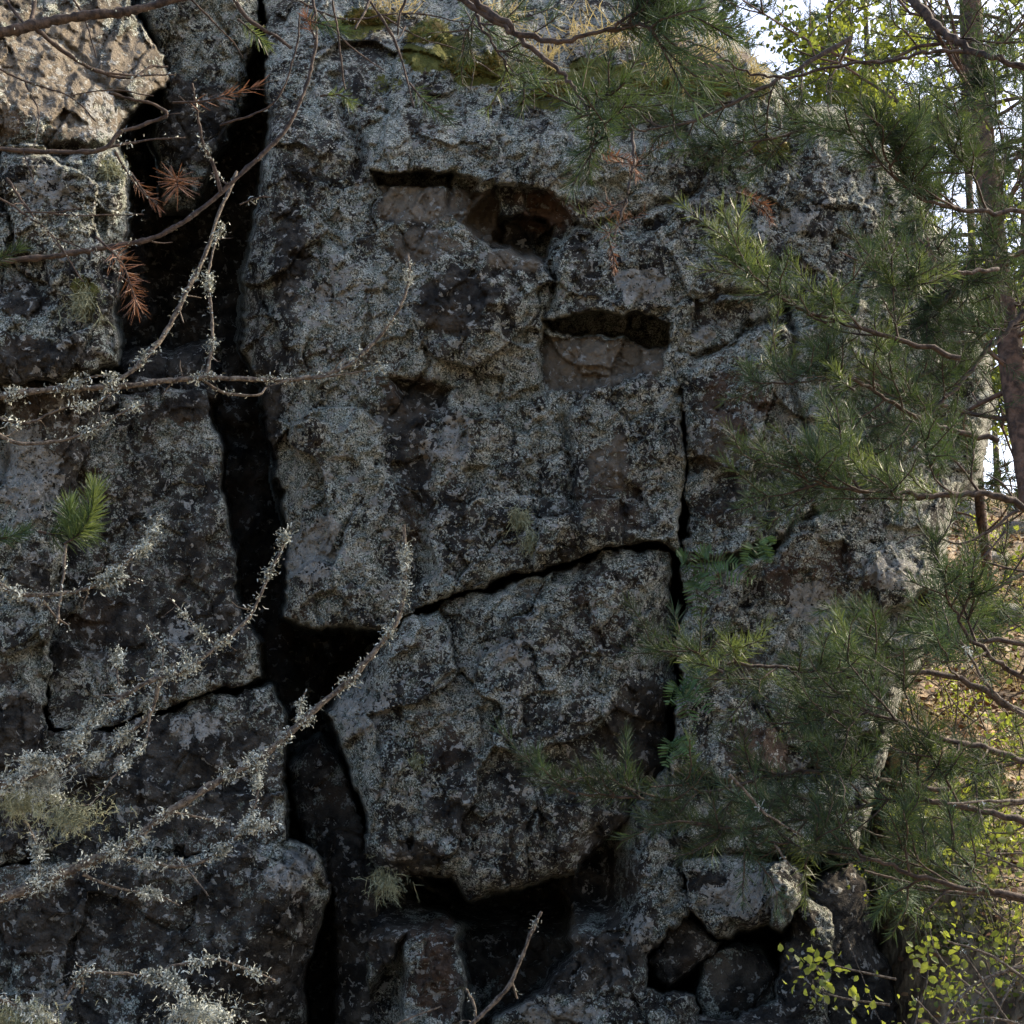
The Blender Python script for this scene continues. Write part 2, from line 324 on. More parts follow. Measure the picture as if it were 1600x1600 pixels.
block('rock', 'tall grey lichen-crusted rock face with three dark notches, above the slanting crack',
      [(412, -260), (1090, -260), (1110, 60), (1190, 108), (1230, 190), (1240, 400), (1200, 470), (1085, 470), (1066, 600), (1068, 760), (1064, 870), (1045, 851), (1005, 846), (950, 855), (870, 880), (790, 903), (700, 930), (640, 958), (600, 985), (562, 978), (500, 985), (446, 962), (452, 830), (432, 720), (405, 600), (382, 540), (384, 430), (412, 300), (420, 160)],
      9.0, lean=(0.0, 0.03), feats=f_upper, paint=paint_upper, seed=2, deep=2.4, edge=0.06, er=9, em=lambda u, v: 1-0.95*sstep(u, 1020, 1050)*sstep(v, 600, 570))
def f_lower(u, v, uw, vw):
    d = plane_ramp(u, v, 965, 1050, 0.95, 0.25, 0.85)
    d += plane_ramp(u, v, 640, 1340, -0.2, 1, 0.9)*0.6
    d += recess(uw, vw, [(805, 915), (845, 908), (848, 940), (815, 942)], 0.10, 0.03, 3)
    d -= 0.10*np.exp(-(((u-760)/200)**2+((v-1180)/200)**2)**1.5)
    d += plane_ramp(u, v, 590, 1200, -1, -0.15, 0.7)
    return d
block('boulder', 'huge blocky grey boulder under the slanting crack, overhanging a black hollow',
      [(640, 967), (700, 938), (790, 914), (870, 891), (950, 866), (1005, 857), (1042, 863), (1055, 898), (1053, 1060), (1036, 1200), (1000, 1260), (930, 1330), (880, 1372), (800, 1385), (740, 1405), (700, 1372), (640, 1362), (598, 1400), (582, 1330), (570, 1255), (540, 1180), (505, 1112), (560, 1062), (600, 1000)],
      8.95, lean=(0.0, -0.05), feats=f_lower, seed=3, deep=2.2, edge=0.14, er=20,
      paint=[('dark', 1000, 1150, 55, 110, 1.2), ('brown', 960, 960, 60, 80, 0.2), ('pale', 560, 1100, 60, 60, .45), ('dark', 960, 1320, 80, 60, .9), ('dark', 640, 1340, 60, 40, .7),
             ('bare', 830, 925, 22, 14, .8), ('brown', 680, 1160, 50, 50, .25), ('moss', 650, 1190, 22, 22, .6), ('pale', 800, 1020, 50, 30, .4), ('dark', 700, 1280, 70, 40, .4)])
def f_right(u, v, uw, vw):
    d = recess(uw, vw, [(1365, 965), (1400, 945), (1456, 930), (1462, 955), (1440, 985), (1375, 992)], 0.6, 0.45, 4)
    d += recess(uw, vw, [(1300, 1185), (1325, 1155), (1372, 1152), (1374, 1172), (1330, 1200)], 0.6, 0.5, 5)
    d += recess(uw, vw, [(1135, 865), (1180, 850), (1215, 845), (1210, 866), (1140, 890)], 0.40, 0.3, 4)
    d += groove(uw, vw, [(1066, 880), (1140, 870), (1215, 850), (1270, 800)], 5, 0.15)
    d += groove(uw, vw, [(1080, 560), (1150, 530), (1230, 480)], 5, 0.12)+groove(uw, vw, [(1230, 470), (1240, 620), (1290, 740)], 7, 0.12)
    d += plane_ramp(u, v, 1330, 500, 1, -0.2, 0.5)+plane_ramp(u, v, 1250, 900, 1, 0.2, 0.35)
    d += groove(uw, vw, [(1060, 1210), (1180, 1230), (1310, 1190)], 6, 0.16)
    d -= 0.12*np.exp(-(((u-1400)/70)**2+((v-900)/40)**2)**1.5)
    return d
block('rock', 'brownish weathered rock wall on the right, half hidden behind green pine boughs',
      [(1240, 170), (1300, 172), (1360, 215), (1420, 290), (1478, 400), (1530, 500), (1545, 640), (1520, 740), (1478, 800), (1466, 880), (1462, 940), (1440, 1010), (1400, 1060), (1385, 1150), (1368, 1230), (1330, 1330), (1255, 1335), (1150, 1330), (1064, 1320), (1044, 1230), (1062, 1060), (1067, 900), (1074, 760), (1071, 640), (1048, 585), (1050, 440), (1160, 440), (1180, 400), (1190, 200)],
      9.06, lean=(0.06, 0.03), em=lambda u, v: 1-0.95*sstep(u, 1250, 1210)*sstep(v, 620, 560), feats=f_right, seed=4, deep=2.6, edge=0.07, er=9, relief=1.0,
      paint=[('brown', 1150, 620, 70, 70, .6), ('brown', 1280, 900, 110, 60, .6), ('pale', 1265, 940, 40, 36, 1.1), ('pale', 1400, 890, 50, 36, .7), ('moss', 1195, 238, 40, 16, 1.1), ('pale', 1390, 410, 40, 26, .9),
             ('dark', 1150, 790, 80, 50, .4), ('bare', 1130, 700, 50, 50, .4), ('pale', 1250, 340, 40, 24, .6), ('pale', 1100, 520, 22, 16, 1.0), ('moss', 1150, 190, 50, 20, .6), ('brown', 1190, 1180, 60, 60, .6), ('bare', 1150, 1050, 90, 50, .3)])
block('rock', 'sunlit cream and grey rock outcrop in the upper left, above the wide dark hollow',
      [(-120, -160), (170, -160), (205, 10), (258, 92), (250, 130), (205, 170), (180, 215), (196, 280), (192, 400), (176, 480), (182, 565), (120, 590), (-120, 600)],
      8.4, lean=(0.10, 0.12), seed=5, deep=2.5, edge=0.10, er=16, relief=1.1,
      feats=lambda u, v, uw, vw: plane_ramp(u, v, 90, 200, 0.5, -1, 1.0, 8.4)+0.12*sstep(sdline(uw, vw, [(-60, 232), (190, 232)]), 30, 0)*0+groove(uw, vw, [(-50, 232), (100, 238), (195, 222)], 8, 0.2)
          + recess(uw, vw, [(-60, 395), (70, 410), (90, 470), (60, 520), (-60, 520)], 0.2, 0.0, 6)+groove(uw, vw, [(95, 0), (80, 60), (150, 120), (205, 170)], 8, 0.07),
      paint=[('bare', 100, 110, 180, 130, 1.1), ('pale', 150, 180, 60, 50, .3), ('brown', 20, 190, 50, 24, .7), ('moss', 150, 130, 60, 50, .35), ('moss', 170, 265, 20, 30, .5), ('moss', 135, 460, 30, 46, .7), ('dark', 40, 560, 120, 50, .9), ('pale', 70, 300, 60, 40, .4), ('dark', 30, 460, 40, 40, .7)])  # upper bare tan and moss paint warm sunlight into the outcrop's colour
block('rock', 'narrow dark blue-grey rock column set deep between the sunlit outcrop and the tall face',
      [(240, -160), (400, -160), (398, 60), (385, 130), (372, 190), (330, 250), (300, 330), (262, 330), (240, 215), (262, 130), (225, 20)],
      9.9, seed=6, deep=1.5, edge=0.15, er=16, paint=[('dark', 300, 190, 60, 80, .9), ('moss', 330, 60, 40, 30, .3)])
block('rock', 'black recessed rock shelf behind the grey twig above the split',
      [(190, 560), (330, 540), (335, 625), (280, 640), (180, 630)], 9.3, seed=16, deep=1.2, edge=0.2, er=14, paint=[('dark', 260, 590, 120, 80, 1.3)])
block('rock_slab', 'flat grey-green rock slab standing left of the black vertical split',
      [(150, 618), (240, 606), (318, 608), (334, 650), (346, 760), (362, 860), (380, 960), (402, 1000), (408, 1050), (380, 1072), (300, 1092), (240, 1112), (150, 1140), (78, 1140), (72, 1000), (84, 860), (112, 720)],
      9.0, lean=(0.0, 0.02), seed=7, deep=2.2, edge=0.05, er=9, relief=0.75, em=lambda u, v: np.where(u < 180, .3, 1), paint=[('dark', 220, 860, 200, 300, .32), ('dark', 160, 980, 60, 60, .7), ('pale', 285, 990, 26, 26, .6), ('dark', 300, 640, 80, 30, .8)])
block('rock', 'dark far-left rock pillar speckled with pale round lichens',
      [(-120, 596), (110, 596), (172, 600), (140, 690), (110, 800), (88, 900), (76, 1060), (70, 1200), (78, 1330), (20, 1350), (-120, 1350)],
      8.7, lean=(0.1, 0), seed=8, deep=2.0, edge=0.07, er=10, paint=[('dark', 70, 620, 120, 60, .7), ('dark', 110, 700, 60, 90, .8), ('pale', 40, 740, 60, 90, .7), ('dark', 20, 1180, 60, 160, .9), ('dark', 50, 900, 40, 60, .6)])
block('rock', 'squat grey rock block below the slab, left of the black cleft',
      [(66, 1136), (160, 1142), (245, 1118), (300, 1098), (385, 1076), (418, 1074), (440, 1110), (446, 1200), (444, 1314), (380, 1322), (300, 1340), (180, 1360), (60, 1360)],
      8.95, seed=9, deep=2.2, edge=0.05, er=9, relief=0.8, em=lambda u, v: np.where((v < 1200) & (u > 240), 1, .3), paint=[('dark', 240, 1220, 240, 160, .5), ('pale', 300, 1140, 40, 30, .5)])
block('boulder', 'rounded dark boulder filling the bottom-left corner below the lichened branch',
      [(-120, 1352), (100, 1350), (200, 1348), (300, 1330), (390, 1318), (450, 1316), (498, 1336), (512, 1380), (500, 1440), (478, 1500), (470, 1720), (-120, 1720)],
      8.75, seed=10, deep=2.2, edge=0.11, er=14, relief=0.9, em=lambda u, v: np.where((u < 400) & (v < 1420), .4, 1), feats=lambda u, v, uw, vw: plane_ramp(u, v, 400, 1460, 1, 0.9, 1.3, 8.6)+groove(uw, vw, [(440, 1325), (480, 1350), (500, 1390)], 6, 0.1),
      paint=[('pale', 455, 1360, 50, 40, .7), ('dark', 200, 1450, 400, 200, .45), ('dark', 440, 1540, 90, 80, 1.2), ('dark', 80, 1450, 90, 60, .7), ('pale', 80, 1560, 40, 50, .5)])
block('rock', 'thin smooth blue-black rock fin in the cleft beside the big boulder',
      [(500, 1150), (560, 1240), (592, 1400), (600, 1720), (520, 1720), (528, 1500), (520, 1380), (470, 1290), (452, 1200)],
      9.7, lean=(-0.4, 0), seed=11, deep=1.3, edge=0.1, er=12, relief=.6, paint=[('dark', 530, 1450, 90, 400, 1.0)])
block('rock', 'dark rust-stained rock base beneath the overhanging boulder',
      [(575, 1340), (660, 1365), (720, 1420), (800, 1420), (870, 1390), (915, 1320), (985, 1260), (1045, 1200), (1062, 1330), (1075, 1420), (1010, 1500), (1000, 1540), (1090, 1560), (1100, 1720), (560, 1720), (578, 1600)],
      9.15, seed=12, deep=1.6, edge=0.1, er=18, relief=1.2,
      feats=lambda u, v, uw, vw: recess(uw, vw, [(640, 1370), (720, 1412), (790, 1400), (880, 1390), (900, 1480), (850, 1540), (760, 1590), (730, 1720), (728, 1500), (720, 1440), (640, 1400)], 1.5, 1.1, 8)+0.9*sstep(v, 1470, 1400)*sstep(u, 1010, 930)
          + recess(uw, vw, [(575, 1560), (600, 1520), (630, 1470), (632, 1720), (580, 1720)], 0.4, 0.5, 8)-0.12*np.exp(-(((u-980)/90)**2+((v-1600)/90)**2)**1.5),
      paint=[('brown', 680, 1510, 50, 110, .7), ('dark', 600, 1450, 50, 60, .9), ('dark', 820, 1410, 160, 70, 1.0), ('pale', 870, 1585, 80, 26, .7), ('dark', 900, 1500, 150, 60, .6), ('dark', 950, 1380, 60, 60, .7), ('dark', 800, 1480, 90, 90, 1.2), ('bare', 890, 1460, 26, 40, .4), ('pale', 1000, 1460, 30, 40, .4)])  # dark ellipses under the overhang paint its shade into the rock
block('boulder', 'pale-crusted boulder roofing the small cave at the lower right',
      [(1074, 1342), (1150, 1338), (1230, 1345), (1256, 1370), (1258, 1400), (1225, 1450), (1160, 1448), (1128, 1462), (1098, 1440), (1066, 1415)],
      8.9, seed=13, deep=1.6, edge=0.12, er=18, paint=[('pale', 1160, 1400, 70, 40, .9), ('dark', 1110, 1380, 40, 24, .5)])
block('rock', 'smooth blue-grey wedge of rock left of the small cave',
      [(1010, 1505), (1066, 1430), (1090, 1450), (1120, 1470), (1086, 1510), (1040, 1545)], 9.3, lean=(-0.3, .2), seed=14, deep=1.2, edge=0.08, er=10, relief=.4, paint=[('dark', 1060, 1480, 90, 90, .6)])
block('boulder', 'smooth dark boulder inside the small cave at the lower right',
      [(1084, 1560), (1098, 1500), (1140, 1478), (1190, 1482), (1214, 1520), (1208, 1575), (1150, 1600), (1095, 1596)], 9.5, lean=(.4, -.2), seed=15, deep=1.0, edge=0.08, er=10, relief=.35, paint=[('bare', 1120, 1510, 30, 50, .4), ('dark', 1170, 1540, 60, 60, .7)])
block('rock', 'low dark rock rim along the bottom edge under the small cave',
      [(1060, 1580), (1150, 1592), (1215, 1565), (1222, 1500), (1245, 1430), (1262, 1400), (1300, 1420), (1290, 1720), (1080, 1720)], 9.0, seed=17, deep=1.4, edge=0.16, er=22, paint=[('dark', 1250, 1500, 50, 90, .8), ('dark', 1150, 1620, 100, 60, .5)])
block('rock_slab', 'smooth blue-black slab leaning at the bottom right beside the rusty leaf litter',
      [(1255, 1390), (1330, 1345), (1356, 1400), (1362, 1470), (1392, 1520), (1405, 1600), (1410, 1720), (1290, 1720), (1290, 1500)], 9.4, lean=(.35, .1), seed=18, deep=1.4, edge=0.12, er=16, relief=.4, paint=[('dark', 1330, 1500, 120, 260, 1.1)])
# the body of the cliff seen in the bottom of the splits
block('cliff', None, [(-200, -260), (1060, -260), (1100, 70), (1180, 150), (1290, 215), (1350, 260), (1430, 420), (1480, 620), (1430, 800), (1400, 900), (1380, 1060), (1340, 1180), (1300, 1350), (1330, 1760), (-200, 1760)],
      11.6, seed=19, deep=3.5, edge=0.2, er=30, step=6, kind='structure', paint=[('dark', 600, 800, 1400, 1400, 1.2)])  # shade of the deep splits painted in with the dark mask

# ------------------------------------------------------------------ where a sight line meets the rock
bpy.context.view_layer.update(); _dg = bpy.context.evaluated_depsgraph_get(); _c0 = Vector((0, 0, CAMZ))
def surf(px, py, Yf=9.0):
    d = (Vector(P(px, py, 9.0))-_c0).normalized(); ok, loc, nrm, *_ = sc.ray_cast(_dg, _c0, d)
    return float(loc.y) if ok else Yf
# ------------------------------------------------------------------ terrain
def ground_h(x, y):
    right = 0.47*np.clip(y-6.6, 0, 13.0)+0.06*np.clip(y-19.6, 0, 60)
    left = -0.5*sstep(y, 6, 8.5)+np.clip(y-12.2, 0, 2.4)*2.6+0.1*np.clip(y-14.6, 0, 40)
    k = sstep(x, 2.25, 3.0)
    near = 0.25*sstep(-y, 4, 18)*8
    return left*(1-k)+right*k+0.16*fbm(x, y, 2.1, 4, 3)*sstep(y, 5, 8)+0.12*fbm(x, y, 5.0, 3, 5)+0.035*fbm(x, y, 0.4, 3, 8)+near-0.05
def grid_axis(fine0, fine1, st, lim0, lim1):
    a = list(np.arange(fine0, fine1, st)); x = fine1; d = st
    while x < lim1: a.append(x); d *= 1.15; x += d
    x = fine0; d = st; b = []
    while x > lim0: d *= 1.15; x -= d; b.append(x)
    return np.array(b[::-1]+a)
gx, gy = grid_axis(-4, 12, 0.07, -300, 300), grid_axis(5, 24, 0.07, -300, 500)
X, Y = np.meshgrid(gx, gy); Z = ground_h(X, Y)
n0, n1 = X.shape; ii = np.arange(n0*n1).reshape(n0, n1)
g = mesh_obj('ground', np.stack([X, Y, Z], -1), np.stack([ii[:-1, :-1], ii[:-1, 1:], ii[1:, 1:], ii[1:, :-1]], -1).reshape(-1, 4), SOIL)
tag(g, kind='structure')

# ------------------------------------------------------------------ plant helpers
def unit(a): return a/(np.linalg.norm(a, axis=-1, keepdims=True)+1e-9)
def smooth_path(pts, n):
    """Catmull-Rom through the points, n samples"""
    p = np.asarray(pts, float); p = np.vstack([2*p[0]-p[1], p, 2*p[-1]-p[-2]]); m = len(p)-3
    t = np.linspace(0, m-1e-6, n); i = t.astype(int); f = (t-i)[:, None]
    a, b, c, d = p[i], p[i+1], p[i+2], p[i+3]
    return 0.5*((2*b)+(-a+c)*f+(2*a-5*b+4*c-d)*f*f+(-a+3*b-3*c+d)*f**3)
def tube(mb, pts, r, sides=6, rough=0.12, rs=RS):
    p = np.asarray(pts, float); n = len(p); r = np.broadcast_to(r, (n,))
    t = unit(np.gradient(p, axis=0)); up = np.array([0.13, 0.3, 0.94]); a = unit(np.cross(t, up)); b = np.cross(t, a)
    th = np.arange(sides)*2*math.pi/sides; k = 1+rough*(rs.rand(n, sides)*2-1)
    V = p[:, None]+(a[:, None]*np.cos(th)[None, :, None]+b[:, None]*np.sin(th)[None, :, None])*(r[:, None]*k)[..., None]
    i = np.arange(n-1)[:, None]*sides; j = np.arange(sides)[None, :]; j2 = (j+1) % sides
    mb.add(V.reshape(-1, 3), np.stack([i+j, i+j2, i+sides+j2, i+sides+j], -1).reshape(-1, 4))
def strips(mb, base, d, L, w, curl=0.0, grav=0.0, rs=RS):
    """many slim tapering blades: base (n,3), direction (n,3), length (n,), width (n,)"""
    n = len(base); d = unit(d); s = unit(np.cross(d, rs.randn(n, 3))); c = unit(rs.randn(n, 3))*curl+np.array([0, 0, -grav])
    L = np.broadcast_to(L, (n,))[:, None]; w = np.broadcast_to(w, (n,))[:, None]
    m = base+d*L*0.5+c*L*0.12; e = base+d*L+c*L*0.5
    V = np.stack([base-s*w*.42, base+s*w*.42, m+s*w*.5, m-s*w*.5, e+s*w*.16, e-s*w*.16], 1).reshape(-1, 3)
    k = np.arange(n)[:, None]*6; F = np.concatenate([k+np.array([[0, 1, 2, 3]]), k+np.array([[3, 2, 4, 5]])], 0)
    mb.add(V, F)
def flakes(mb, base, d, L, w, rs=RS):
    """ragged forked lichen lobes"""
    n = len(base); d = unit(d); s = unit(np.cross(d, rs.randn(n, 3))); nn = np.cross(d, s); L = L[:, None]; w = w[:, None]
    m = base+d*L*.55+nn*L*.18; e = m+unit(d*.5+nn*rs.choice([-1, 1], n)[:, None]*.9)*L*.5
    V = np.stack([base-s*w*.2, base+s*w*.2, m+s*w*.5, m-s*w*.45, e+s*w*.35, e-s*w*.55], 1).reshape(-1, 3)
    k = np.arange(n)[:, None]*6; mb.add(V, np.concatenate([k+np.array([[0, 1, 2, 3]]), k+np.array([[3, 2, 4, 5]])], 0))
def shoot_needles(mb, axis, n, L, w=0.0017, ang=0.8, rs=RS, tip=True):
    """needles along a shoot axis (m,3)"""
    m = len(axis); t = rs.rand(n)*(m-1.001); i = t.astype(int); f = (t-i)[:, None]
    base = axis[i]*(1-f)+axis[i+1]*f; tn = unit(axis[i+1]-axis[i]); rad = rs.randn(n, 3); rad = unit(rad-(rad*tn).sum(1, keepdims=True)*tn)
    a = ang*(0.75+0.5*rs.rand(n))*(1-0.55*(t/(m-1))**2); a = a[:, None]
    d = tn*np.cos(a)+rad*np.sin(a)+np.array([0, 0, 0.10])
    strips(mb, base, d, L*(0.75+0.4*rs.rand(n)), w*(0.8+0.4*rs.rand(n)), curl=0.25, rs=rs)
def curve_from(p0, d, L, n=7, wob=0.25, up=0.25, rs=RS):
    pts = [np.array(p0, float)]; d = unit(np.array(d, float)); st = L/(n-1)
    for k in range(n-1):
        d = unit(d+rs.randn(3)*wob*0.5+np.array([0, 0, up*0.2])); pts.append(pts[-1]+d*st)
    return np.array(pts)

def pine_bough(label, path, Yd, r=7, ntw=8, tl=0.42, nl=0.044, dens=72, group=None, seed=0, up=0.3, t0=0.2, mat=None, light=0.10, spread=1.0, name='pine_branch', Yend=None, dead=0.0, nw=0.00155, sub=4):
    rs = np.random.RandomState(1000+seed); k = len(path)
    Ys = np.linspace(Yd, Yend if Yend else Yd-0.3*rs.rand(), k); W = P([p[0] for p in path], [p[1] for p in path], Ys)
    root = thing(name, label, 'pine branch', W[0], group)
    n = max(8, k*6); c = smooth_path(W, n); rr = np.linspace(r, max(1.6, r*.25), n)*pxm(Yd)/2*1.6
    mb = MB(); tube(mb, c+rs.randn(n, 3)*0.003, rr, 7, rs=rs); mb.build('stem', BARK, root)
    for q in range(ntw+1):
        t = 1.0 if q == ntw else t0+(1-t0)*(q+rs.rand()*0.8)/ntw; i = min(int(t*(n-1)), n-1); i1 = min(i+1, n-1); i0 = i1-1
        tan = unit(c[i1]-c[i0]); side = unit(np.cross(tan, [0, 0.25, 1]))*(1 if q % 2 else -1)
        a = 0.0 if q == ntw else (0.6+0.5*rs.rand())*spread
        d = tan*math.cos(a)+(side*0.55+np.array([0, -0.2, 0.5*(1 if rs.rand() < .55 else -1)])+rs.randn(3)*0.35)*math.sin(a)
        L = tl*(1.1-0.6*t)*(0.7+0.6*rs.rand())
        ax = curve_from(c[i], d, L, 8, 0.28, up, rs)
        tw = MB(); nd = MB(); tube(tw, ax, np.linspace(max(0.0035, rr[i]*.45), 0.0016, 8), 5, rs=rs)
        shoot_needles(nd, ax[3:], int(dens*L/0.16), nl, nw, 1.05, rs)
        for s in range(sub):
            j = 1+int(rs.rand()*6); tt = unit(ax[min(j+1, 7)]-ax[j]); sd_ = rs.randn(3); sd_ = unit(sd_-(sd_@tt)*tt)
            sa = curve_from(ax[j], tt*0.75+sd_*0.7, 0.07+0.11*rs.rand(), 5, 0.3, up*1.2, rs)
            tube(tw, sa, np.linspace(0.0028, 0.0014, 5), 4, rs=rs); shoot_needles(nd, sa, int(dens*(0.8+0.5*rs.rand())), nl, nw, 1.05, rs)
        to = tw.build('twig', BARK, root)
        u_ = rs.rand(); m_ = mat or (DEADN if u_ < dead else NEEDLE_L if u_ < dead+light else NEEDLE)
        no = nd.build('needles', m_, to)
    return root

def dead_branch(label, segs, Yd, cat='branch', lich=1.0, mat=None, group=None, seed=0, name='dead_branch', Yend=None):
    """segs: list of (points, r0, r1, lichen density); the first is the stem"""
    rs = np.random.RandomState(500+seed); mat = mat or GREYBARK
    base = P(*segs[0][0][0], Yd); root = thing(name, label, cat, base, group)
    x0 = segs[0][0][0][0]; lm = MB()
    for si, (pts, r0, r1, ld) in enumerate(segs):
        px = np.array(pts, float); Ys = Yd+0.0007*(px[:, 0]-x0)*(0.5 if Yend is None else Yend)+(0 if si == 0 else 0.02*np.arange(len(px))*(1 if rs.rand() > .5 else -1))
        W = P(px[:, 0], px[:, 1], Ys); n = max(8, int(np.hypot(*np.diff(px, axis=0).T).sum()/7)); c = smooth_path(W, n)
        m = pxm(Yd); jit = np.cumsum(rs.randn(n, 3), 0)*0.0009; jit -= np.linspace(0, 1, n)[:, None]*jit[-1]
        c = c+jit; rr = np.linspace(r0, r1, n)*m/2*(1+0.12*rs.randn(n)); rr = np.maximum(rr, 0.0012)
        mb = MB(); tube(mb, c, rr, 8, 0.2, rs=rs)
        # short broken spurs
        for q in range(int(n*(0.02+0.05*min(ld, 1)))):
            i = rs.randint(1, n-1); dd = rs.randn(3); sp = curve_from(c[i], dd, rs.uniform(0.012, 0.05)*(1+r0/20), 4, 0.5, 0, rs); tube(mb, sp, np.linspace(min(rr[i]*.5, .003), .0009, 4), 4, rs=rs)
        mb.build('stem' if si == 0 else 'twig', mat, root)
        if ld*lich > 0:
            nn = int(n*(ld*lich)**1.4*(15 if seed in (1, 2, 3, 9) else 8)); cl = rs.rand(max(2, int(n*(.25+.3*ld)/5.0))); t = np.where(rs.rand(nn) < .86, cl[(rs.rand(nn)**1.6*len(cl)).astype(int)]+rs.randn(nn)*1.0/n, rs.rand(nn)); t = np.clip(t, 0, .999)*(n-1.001); i = t.astype(int)
            b = c[i]+(c[i+1]-c[i])*(t-i)[:, None]; d = rs.randn(nn, 3)+np.array([0, -.2, .1]); b = b+unit(d)*rr[i][:, None]*0.9
            L = rs.uniform(0.003, 0.017, nn)*(.6+.4*(rs.rand(nn) < .5)); b = b+unit(d)*rs.rand(nn, 1)**1.5*(0.002+0.019*rs.rand(nn, 1))*min(1.3, .5+.4*ld)
            flakes(lm, b, d+rs.randn(nn, 3)*.8+[0, 0, -.3], L, rs.uniform(.0012, .0042, nn), rs)
    if lm.V: lm.build('lichen', LICHEN, root)
    return root

def tuft(name, label, cat, px, py, Yd, L, n, mat, spread=1.0, down=0.0, w=0.003, fork=0, group=None, seed=0, w0=0.02):
    rs = np.random.RandomState(seed+77); p = P(px, py, Yd); mb = MB()
    root_d = rs.randn(n, 3)*spread+np.array([0, -0.6, -down]); b = p+rs.randn(n, 3)*w0*(.4+1.2*rs.rand(n, 1)**2)
    d = unit(root_d); LL = L*(0.5+rs.rand(n)); strips(mb, b, d, LL, w, 0.5, down*0.5, rs)
    for f in range(fork):
        q = rs.randint(0, n, n*2); t = rs.rand(n*2)[:, None]; d2 = d[q]+rs.randn(n*2, 3)*0.7
        strips(mb, b[q]+d[q]*LL[q][:, None]*t, d2, LL[q]*0.45, w*.7, 0.6, down*.5, rs)
    V = np.concatenate(mb.V)-p
    o = mesh_obj(name, V, np.concatenate(mb.F), mat); o.location = p; return tag(o, label, cat, group, 'thing')

# ------------------------------------------------------------------ dead lichened branches on the left
dead_branch('long thick lichen-covered branch rising from the lower left edge to mid rock',
  [([(-20, 1412), (60, 1385), (120, 1360), (190, 1330), (250, 1280), (330, 1230), (400, 1190), (470, 1130), (540, 1068), (590, 1008), (620, 960), (632, 900), (631, 820)], 17, 6, 1.6),
   ([(200, 1342), (250, 1350), (300, 1350), (350, 1322), (385, 1292), (430, 1288)], 6, 3, 2.0), ([(400, 1192), (402, 1245), (388, 1290), (430, 1290)], 5, 3, 1.6),
   ([(130, 1365), (180, 1385), (240, 1395), (280, 1415)], 5, 2, 1.2), ([(470, 1130), (468, 1105), (478, 1080)], 4, 2, 1), ([(270, 1270), (330, 1282), (350, 1285)], 5, 2, .6),
   ([(275, 1340), (300, 1370), (325, 1400)], 4, 2, .3), ([(60, 1388), (55, 1320), (30, 1260), (35, 1200)], 5, 3, 1.8), ([(-10, 1230), (30, 1260), (70, 1240), (120, 1265)], 5, 2, 2.5)], 3.3, seed=1)
dead_branch('forked pale grey branch with lichen tufts crossing the flat slab to the black split',
  [([(-20, 1232), (60, 1212), (110, 1180), (150, 1122), (200, 1090), (240, 1068), (290, 1050), (340, 1010), (385, 968), (410, 920), (438, 862), (446, 832)], 11, 4, 1.9),
   ([(340, 1012), (300, 975), (265, 935)], 4, 2, 1.1), ([(252, 1062), (232, 1110), (185, 1150), (120, 1195), (50, 1230)], 7, 4, 2.0), ([(235, 1105), (228, 1160), (190, 1200), (140, 1260)], 4, 2, 1.0),
   ([(188, 1098), (180, 1050), (184, 1010)], 4, 2, 2.2), ([(250, 1060), (252, 1010), (228, 980)], 4, 2, .6), ([(120, 1175), (80, 1190), (20, 1185)], 6, 3, 2.6), ([(290, 1050), (286, 1020), (262, 1004)], 3, 2, .8)], 3.2, seed=2)
dead_branch('thin white-lichened twig curving up beside the young pine shoot at the left edge',
  [([(-20, 905), (30, 928), (100, 925), (135, 915), (175, 898), (210, 868), (235, 845), (248, 805)], 8, 3, 2.2), ([(60, 930), (85, 962), (108, 978)], 4, 3, .4), ([(160, 905), (190, 905), (225, 912)], 4, 2, 1.6),
   ([(102, 850), (98, 900), (92, 950), (90, 975)], 5, 4, .3)], 3.1, seed=3)
dead_branch('level lichen-dotted branch with an upturned tip across the middle of the split',
  [([(-20, 622), (40, 612), (100, 604), (180, 602), (270, 594), (320, 590), (400, 592), (480, 592), (535, 578), (585, 535), (622, 480), (636, 440), (638, 395)], 11, 5, 1.2),
   ([(310, 590), (350, 612), (400, 618), (415, 606)], 5, 4, .3), ([(322, 588), (332, 520), (325, 450), (330, 400), (350, 350)], 6, 4, 1.6), ([(170, 602), (215, 570), (250, 530), (285, 465), (320, 400), (345, 330), (370, 268)], 9, 6, .9),
   ([(480, 592), (540, 585), (600, 575)], 4, 2, .8), ([(100, 605), (140, 590), (180, 586)], 5, 2, 1.8)], 3.15, seed=4)
dead_branch('slender brown twig low on the left rock pillar under the level branch',
  [([(-20, 668), (30, 690), (90, 687), (140, 672), (170, 655), (200, 640), (226, 634)], 6, 3, 1.0), ([(-10, 650), (40, 660), (90, 640), (150, 630), (190, 605)], 5, 2, 1.0)], 3.0, seed=5)
dead_branch('smooth brown branch sweeping up right from the left edge across the dark hollow',
  [([(-20, 412), (60, 405), (120, 396), (180, 385), (240, 374), (290, 345), (345, 300), (395, 250), (440, 200), (470, 150), (488, 90), (492, 40), (486, -20)], 10, 5, .15),
   ([(345, 300), (335, 260), (318, 220), (308, 170), (300, 130)], 7, 4, .8), ([(345, 195), (395, 180), (435, 150), (458, 90), (468, 20)], 4, 3, .1), ([(355, 290), (330, 270)], 4, 2, .8), ([(10, 280), (60, 350), (100, 395)], 5, 3, .6),
   ([(80, 335), (140, 338), (225, 335)], 3, 2, .4), ([(375, 320), (400, 308), (425, 308)], 3, 2, .3)], 3.1, seed=6, mat=BARK)
